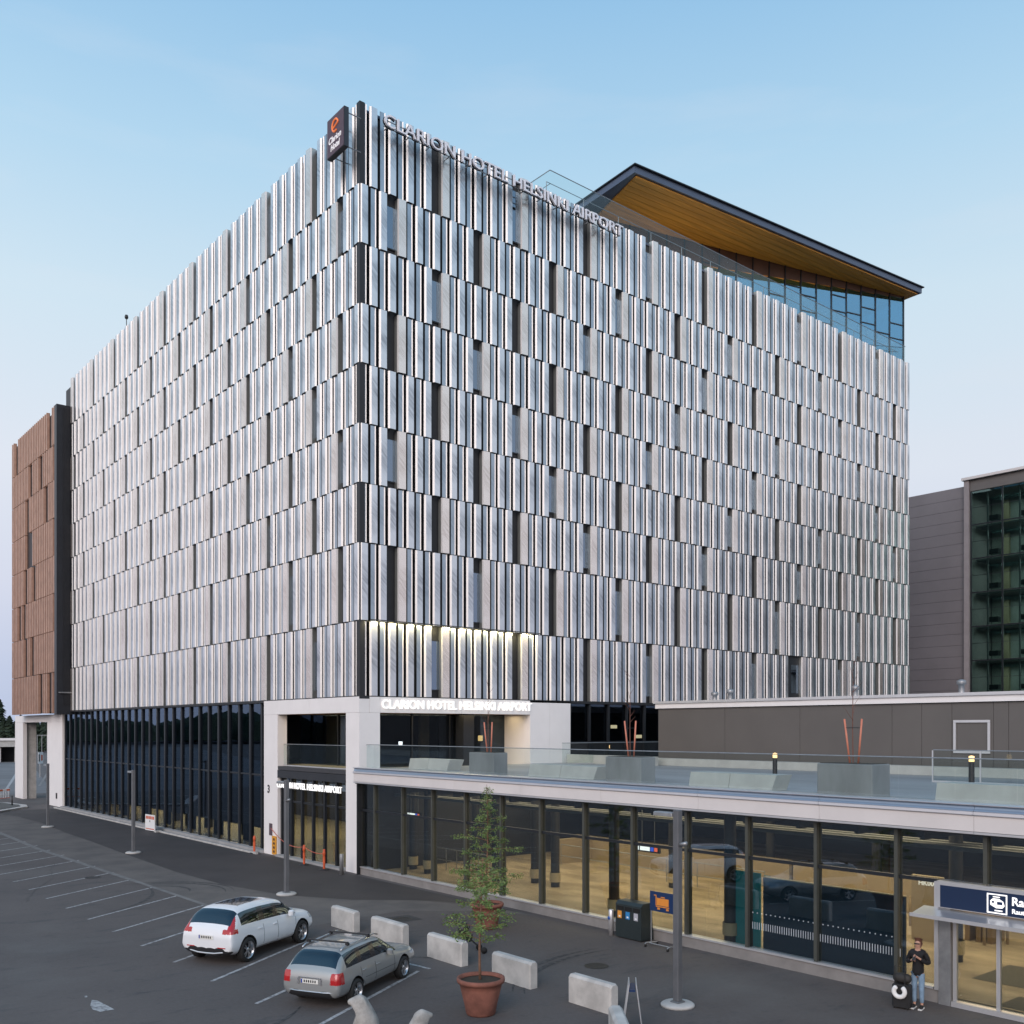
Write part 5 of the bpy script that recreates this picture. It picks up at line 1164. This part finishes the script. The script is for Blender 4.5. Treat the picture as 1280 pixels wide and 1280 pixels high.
chain((-0.02,9.3,1.45),(-0.55,4.45,0.92),0.35,'orange red chain from the white column to the middle post')
chain((-0.55,4.45,0.92),(-0.6,2.3,0.80),0.12,'short orange red chain between the two entrance posts')
bp_ = MB(); bp_.lathe([(0.0,0),(0.10,0),(0.10,0.95),(0.09,0.98),(0,0.98)], (-0.75,0.35,0), 18); tag(bp_.build('steel_bollard', GALV), 'brushed steel bollard before the white corner column', 'bollard')
o = boxo('notice_panel', (-0.03,9.15,1.05,-0.002,9.5,1.7), mat('notice_print', (0.12,0.08,0.10), 0.5, 0, 0.5, 20)); tag(o, 'small dark notice on the white entrance column', 'notice')
o = empty('yellow_sign', (-0.06,9.1,0), 0, 'tall narrow orange yellow warning sign leaning on the white entrance column', 'sign'); boxo('panel', (0,-0.5,0.05,0.04,0,1.05), mat('yellow_orange', (0.70,0.32,0.03), 0.5), o)
mb = MB()
for k in range(4): mb.box(-0.006,-0.36,0.15+k*0.22,-0.001,-0.14,0.27+k*0.22)
mb.build('symbol', mat('dark_print', (0.12,0.05,0.02), 0.6), o)
wb_ = empty('warning_board', (-0.95,26.35,0), R(4), 'white construction notice board with an orange band by the hotel glazing', 'sign')
boxo('board', (0,-1.5,0.06,0.04,0,1.12), WHITEP, wb_)
for k in range(6): boxo('orange_block', (-0.006,-0.12-k*0.225-0.17,0.82,-0.001,-0.12-k*0.225,1.02), ORANGE, wb_)
boxo('lower_stripe', (-0.006,-1.42,0.14,-0.001,-0.10,0.20), ORANGE, wb_); boxo('figure', (-0.006,-0.80,0.62,-0.001,-0.70,0.74), BLACKP, wb_)
mb = MB(); mb.box(-0.03,-1.75,0.0,0.35,-1.45,0.12); mb.build('foot_block', CONC, wb_)
# ---- kerbed island at far left with marker post and slatted works fences
isl = MB(); isl.prism([(-9,45.5),(-5.3,48.0),(-2.3,51.8),(-1.9,54),(-2.6,58),(-5,60),(-14,56)], 0, 0.14); tag(isl.build('kerbed_island', CONC), 'raised kerbed island at the far left', kind='structure')
isl = MB(); isl.prism([(-8.6,46.6),(-5.5,48.9),(-2.8,52.2),(-2.5,54),(-3.1,57.6),(-5.2,59.4),(-13,55.5)], 0.14, 0.17); tag(isl.build('island_gravel', mat('island_gravel', (0.11,0.115,0.11), 0.95, 0, 0.4, 6)), 'dark gravel on the island', kind='structure')
mb = MB(); mb.tube([(-3.1,53.8,0.17),(-3.1,53.8,1.0)], 0.06, 8); tag(mb.build('marker_post', BLACKP), 'short dark post on the kerbed island', 'post')
def wfence(p, q, lab, zt=1.0):
    p = Vector((*p,0)); q = Vector((*q,0)); L = (q-p).length; a = math.atan2(q.y-p.y,q.x-p.x); e = empty('works_fence', p, a, lab, 'fence')
    boxo('top_board', (0,-0.02,zt-0.22,L,0.02,zt), WHITEP, e)
    n = int(L/0.45)
    for k in range(n): 
        if k%2 == 0: boxo('stripe', (k*L/n+0.02,-0.03,zt-0.20,(k+1)*L/n-0.02,-0.021,zt-0.03), ORANGE, e)
    boxo('bottom_rail', (0,-0.02,0.08,L,0.02,0.14), ORANGE, e)
    for k in range(int(L/0.22)+1): boxo('bar', (min(k*0.22,L-0.03),-0.015,0.14,min(k*0.22,L-0.03)+0.035,0.015,zt-0.22), WHITEP, e)
wfence((-4.6,62.6),(-2.9,63.6),'left red and white slatted works fence beyond the kerbed island')
wfence((-2.7,63.8),(-0.8,65.2),'red and white slatted works fence touching the far white column')
wfence((7.6,79.0),(8.9,82.0),'red and white works fence seen through the far white portal, left part'); wfence((9.1,79.2),(10.8,81.6),'red and white works fence seen through the far white portal, right part')
ar = empty('road_sign', (12.5,108,0), R(60), 'small black and orange arrow sign seen through the far white portal', 'sign')
boxo('board', (-1.1,0,2.0,1.1,0.05,3.6), WHITEP, ar); boxo('black_arrow', (-1.0,-0.01,2.3,-0.4,-0.001,3.3), BLACKP, ar); boxo('orange_arrow', (0.1,-0.01,2.4,0.9,-0.001,3.2), ORANGE, ar); boxo('post', (-0.05,0.06,0,0.05,0.14,3.6), GALV, ar)
# far structures: concrete underpass, gantry, dark tree line
up = empty('concrete_overpass', (24.6,180.8,0), R(-12.1), 'pale concrete overpass with a dark opening in the far left distance', 'bridge')
boxo('deck', (-40,0,3.2,1.6,9,4.5), CONC, up); boxo('parapet', (-40,-0.3,4.51,1.6,0.1,5.0), WHITEC, up); boxo('rear_wall', (-40,8.0,0,1.6,8.9,3.19), DARK2, up)
for x in (-38,-24,-12,-2.2,1.0): boxo('pier', (x-0.35,0.5,0,x+0.35,7,3.19), CONC, up)
GX, GY = 50.8, 262.5
gy = empty('steel_gantry', (GX,GY,0), R(-12), 'pale steel gantry frame seen through the far white portal', 'gantry')
for x in (-1.4,-0.2,1.2): boxo('post', (x-0.09,0,0,x+0.09,0.2,5.0), GALV, gy)
boxo('beam', (-1.5,-0.02,5.01,1.5,0.22,5.2), GALV, gy)
PALE = mat('pale_road_surface', (0.17,0.17,0.175), 0.85, 0, 0.35, 0.08)
mb = MB(); mb.face([(-40,66,0.003),(5,72,0.003),(60,330,0.003),(-120,330,0.003)]); tag(mb.build('far_road', PALE), 'pale far road surface beyond the works fences', kind='structure')
for k in range(7):
    mb = MB(); x0 = -10+k*4.2; mb.face([(x0,74+k*3,0.008),(x0+0.3,74+k*3,0.008),(x0+9.5+k*6,150+k*14,0.008),(x0+9.0+k*6,150+k*14,0.008)]); mb.build('lane_line', LINE if k%2 else CARBLK, bpy.data.objects['far_road'])
CON = mat('conifer_needles', (0.030,0.050,0.026), 0.9, 0, 0.6, 0.6, col2=(0.012,0.024,0.014))
def conifer(x, y, h, lab, seed, broad=1.0):
    rs = random.Random(seed); o = empty('conifer_tree', (x,y,0), rs.uniform(0,6), lab, 'tree', 'dark trees on the far left horizon')
    mb = MB(); mb.tube([(0,0,0),(0,0,h*0.9)], [0.35,0.08], 6); mb.build('trunk', BARK, o)
    mb = MB()
    for k in range(620):
        t = rs.random()**0.8; z = h*(0.015+0.985*t); r = (1-t)**0.8*h*0.24*broad*rs.uniform(0.35,1.1); a = rs.uniform(0,6.3); sz = h*0.045*rs.uniform(0.6,1.4)
        p = Vector((math.cos(a)*r,math.sin(a)*r,z)); d = Vector((math.cos(a),math.sin(a),-0.5+rs.uniform(-.3,.3))); e = Vector((-math.sin(a),math.cos(a),rs.uniform(-.4,.4)))
        mb.face([p-e*sz,p+d*sz*1.3,p+e*sz,p-d*sz*0.5+Vector((0,0,sz*0.6))])
    mb.build('crown', CON, o)
tl = random.Random(11); k = 0
for px in range(-30, 75, 7):
    t = 300+tl.uniform(-15,25); r_ = (px-640)/1208.6; s_, c_ = math.sin(YAW), math.cos(YAW)
    x = CAM.x+t*(s_+r_*c_); y = CAM.y+t*(c_-r_*s_); h = 6.85+t*tl.uniform(9,17)/1208.6+ (5.5 if px in (-2,) else 0)
    conifer(x, y, h, 'tallest dark conifer at the left edge of the photo' if px == -2 else 'dark conifer in the tree belt beyond the overpass', 100+k, 1.3); k += 1
# a belt of forest round the airport, seen only in reflections and at the edges
mb = MB(); fr_ = random.Random(5)
for k in range(2200):
    a = fr_.uniform(0,2*math.pi)
    if R(62) < a < R(95) : continue
    d = fr_.uniform(420,560); h = fr_.uniform(9,13.5)+3*math.sin(a*23)*math.sin(a*7); x, y = math.cos(a)*d, math.sin(a)*d; w_ = h*0.75; rr_ = []
    for j in range(6): rr_.append((x+w_*math.cos(j*1.047),y+w_*math.sin(j*1.047),h*0.12))
    n0 = len(mb.v); mb.add(rr_+[(x+(q[0]-x)*0.55,y+(q[1]-y)*0.55,h*0.8) for q in rr_]+[(x,y,h)], [(j,(j+1)%6,6+(j+1)%6,6+j) for j in range(6)]+[(6+j,6+(j+1)%6,12) for j in range(6)])
tag(mb.build('distant_forest', CON), 'distant belt of dark forest round the airport', kind='stuff')

# ---- black folded pushchair behind the third barrier
pc = empty('pushchair', (-5.75,-16.15,0), R(160), 'black folded pushchair standing behind the third concrete barrier', 'pushchair')
mb = MB(); 
for y in (-0.22,0.22):
    mb.tube([(-0.40,y,0.10),(0.05,y,0.50),(0.30,y,0.98),(0.42,y,1.05)],0.016,6); mb.tube([(0.35,y,0.10),(0.05,y,0.50),(-0.1,y,0.80)],0.016,6)
mb.tube([(0.42,-0.22,1.05),(0.42,0.22,1.05)],0.018,6); mb.tube([(-0.4,-0.22,0.10),(-0.4,0.22,0.10)],0.014,6); mb.build('frame', BLACKP, pc)
skin('seat', [(0.12,0,0.52,.17),(0.22,0,0.78,.18),(-0.08,0,0.45,.13),(0.10,0,0.98,.12)], [(0,1),(0,2),(1,3)], BLACKP, pc)
for x in (-0.40,0.35):
    for y in (-0.25,0.25): mb = MB(); mb.tube([(x,y-0.02,0.10),(x,y+0.02,0.10)],0.10,14); mb.build('wheel', RUBBER, pc)

# ---- person with phone, luggage beside
SKINM = mat('skin', (0.50,0.28,0.20), 0.55, 0, 0.1, 8); HAIR = mat('auburn_hair', (0.13,0.055,0.035), 0.6, 0, 0.3, 30); HOOD = mat('black_hoodie', (0.012,0.012,0.014), 0.9, 0, 0.3, 12)
JEAN = mat('light_blue_denim', (0.22,0.33,0.45), 0.85, 0, 0.25, 10); SHOE = mat('black_canvas', (0.015,0.015,0.016), 0.8)
pr_ = empty('person', (-0.80,-27.86,0), R(192), 'person in a black hoodie and blue jeans looking down at a phone', 'person')
n_ = [(0,0,.88,(.08,.065)),(0,0,1.06,(.10,.075)),(0,0,1.24,(.12,.085)),(0.0,0,1.37,(.09,.07)),(.01,0,1.45,.048),(.03,0,1.52,(.065,.075)),(.035,0,1.60,(.075,.088)),(.02,0,1.66,(.055,.06)),
      (0,.155,1.37,.055),(-.02,.24,1.14,.045),(.10,.20,1.16,.040),(.23,.07,1.28,.027),(.28,.03,1.32,(.036,.018)),
      (0,-.155,1.37,.055),(-.02,-.24,1.14,.045),(.10,-.20,1.14,.040),(.23,-.06,1.22,.027),(.28,-.02,1.24,(.036,.018)),
      (0,.085,.82,.085),(.03,.09,.47,.055),(0,.09,.09,.038),(0.05,.095,.05,.036),(.14,.105,.035,.030),
      (0,-.085,.82,.085),(.01,-.09,.47,.055),(-.02,-.09,.09,.038),(0.03,-.095,.05,.036),(.12,-.105,.035,.030),(.10,0,1.565,.014)]
e_ = [(0,1),(1,2),(2,3),(3,4),(4,5),(5,6),(6,7),(3,8),(8,9),(9,10),(10,11),(11,12),(3,13),(13,14),(14,15),(15,16),(16,17),(0,18),(18,19),(19,20),(20,21),(21,22),(0,23),(23,24),(24,25),(25,26),(26,27)]
base = len(n_)-1
n_ = n_[:-1]
for (hi, sgn, hx_, hy_, hz) in ((12,-1,.28,.03,1.32),(17,1,.28,-.02,1.24)):
    for f_ in range(4):
        b0 = len(n_); oz = (f_-1.5)*0.017
        n_ += [(hx_+.035, hy_+sgn*.012, hz+oz+.004, .0095),(hx_+.062-.004*abs(f_-1), hy_+sgn*.030, hz+oz+.006, .0085),(hx_+.060, hy_+sgn*.052, hz+oz, .0075)]
        e_ += [(hi,b0),(b0,b0+1),(b0+1,b0+2)]
    b0 = len(n_); n_ += [(hx_-.005, hy_+sgn*.028, hz+.036, .011),(hx_+.02, hy_+sgn*.045, hz+.048, .009)]; e_ += [(hi,b0),(b0,b0+1)]
skin('body', n_, e_, SKINM, pr_, sub=1)
hd_ = [(0,0,.76,(.195,.16)),(0,0,1.02,(.172,.138)),(0,0,1.27,(.175,.125)),(0,0,1.39,(.125,.10)),(-.01,0,1.45,(.075,.07)),(0,.165,1.37,.072),(-.03,.25,1.13,.062),(.10,.205,1.16,.055),(.20,.10,1.255,.040),(0,-.165,1.37,.072),(-.03,-.25,1.13,.062),(.10,-.205,1.14,.055),(.20,-.085,1.20,.040),(-.09,0,1.42,.07)]
skin('hoodie', hd_, [(0,1),(1,2),(2,3),(3,4),(3,5),(5,6),(6,7),(7,8),(3,9),(9,10),(10,11),(11,12),(3,13)], HOOD, pr_)
skin('jeans', [(0,0,.96,(.13,.105)),(0,.080,.80,.088),(.03,.09,.47,.068),(0,.09,.12,.052),(0,-.080,.80,.088),(.01,-.09,.47,.068),(-.02,-.09,.12,.052)], [(0,1),(1,2),(2,3),(0,4),(4,5),(5,6)], JEAN, pr_)
for y, x in ((.095,0.02),(-.095,0.0)):
    skin('shoe', [(x-.03,y,.065,.048),(x+.06,y,.05,.046),(x+.15,y*1.1,.04,.038)], [(0,1),(1,2)], SHOE, pr_); boxo('sole', (x-.09,y-.045,0.0,x+.19,y+.045,.022), WHITEP, pr_)
skin('hair', [(-.005,0,1.62,(.082,.095)),(-.02,0,1.67,(.07,.075)),(-.05,0,1.73,(.045,.045)),(-.04,0,1.55,(.062,.06))], [(0,1),(1,2),(0,3)], HAIR, pr_)
mb = MB(); mb.box(.105,-.065,1.585,.118,.065,1.612); mb.build('glasses', BLACKP, pr_)
mb = MB(); mb.box(.100,-.022,1.520,.112,.022,1.528); mb.build('mouth', mat('lips', (0.35,0.12,0.10), 0.5), pr_)
ph = boxo('phone', (-0.004,-0.035,-0.07,0.004,0.035,0.07), BLACKP); ph.location = (-0.80-0.355*math.cos(R(12)),-27.86-0.355*math.sin(R(12)),1.30); ph.rotation_euler = (0,R(-40),R(192)); tag(ph, 'black phone held in both hands of the person', 'phone')
bk = skin('backpack', [(-.17,0,1.34,(.13,.07)),(-.20,0,1.18,(.15,.09)),(-.19,0,1.02,(.14,.08))], [(0,1),(1,2)], BLACKP, None); bk.location = (-0.80,-27.86,0); bk.rotation_euler = (0,0,R(200)); tag(bk, 'black backpack worn by the person with the phone', 'backpack')
su = empty('suitcase', (-1.12,-27.62,0), R(190), 'black upright suitcase with its handle pulled out beside the person', 'suitcase')
mb = MB(); mb.bbox(-0.13,-0.21,0.05,0.13,0.21,0.62,0.04); mb.build('shell', BLACKP, su)
mb = MB(); mb.tube([(0.17,-0.12,0.60),(0.17,-0.12,1.06),(0.17,0.12,1.06),(0.17,0.12,0.60)],0.014,6); mb.box(0.10,-0.13,0.58,0.18,0.13,0.62); mb.build('pull_handle', BLACKP, su)
for x in (-0.09,0.09):
    for y in (-0.16,0.16): mb = MB(); mb.tube([(x,y-0.012,0.03),(x,y+0.012,0.03)],0.03,10); mb.build('wheel', RUBBER, su)
du = skin('duffel_bag', [(-0.02,-0.23,0.735,.10),(-.01,-.1,.745,.135),(0,0.1,0.745,.135),(-0.02,0.23,0.735,.10)], [(0,1),(1,2),(2,3)], mat('charcoal_nylon', (0.03,0.028,0.026), 0.7), None, loc=(-1.12,-27.62,0), rot=(0,0,R(190))); tag(du, 'dark duffel bag lying on top of the black suitcase', 'bag')
pts = []; 
nn = [(0.21, 0.135*math.sin(a), 0.45+0.135*math.cos(a), .062) for a in [R(25+k*31) for k in range(11)]]
npl = skin('neck_pillow', nn, [(k,k+1) for k in range(10)], mat('white_plush', (0.80,0.79,0.77), 0.9), None, loc=(-1.12,-27.62,0), rot=(0,0,R(190))); tag(npl, 'white ring shaped neck pillow hanging on the suitcase', 'neck pillow')
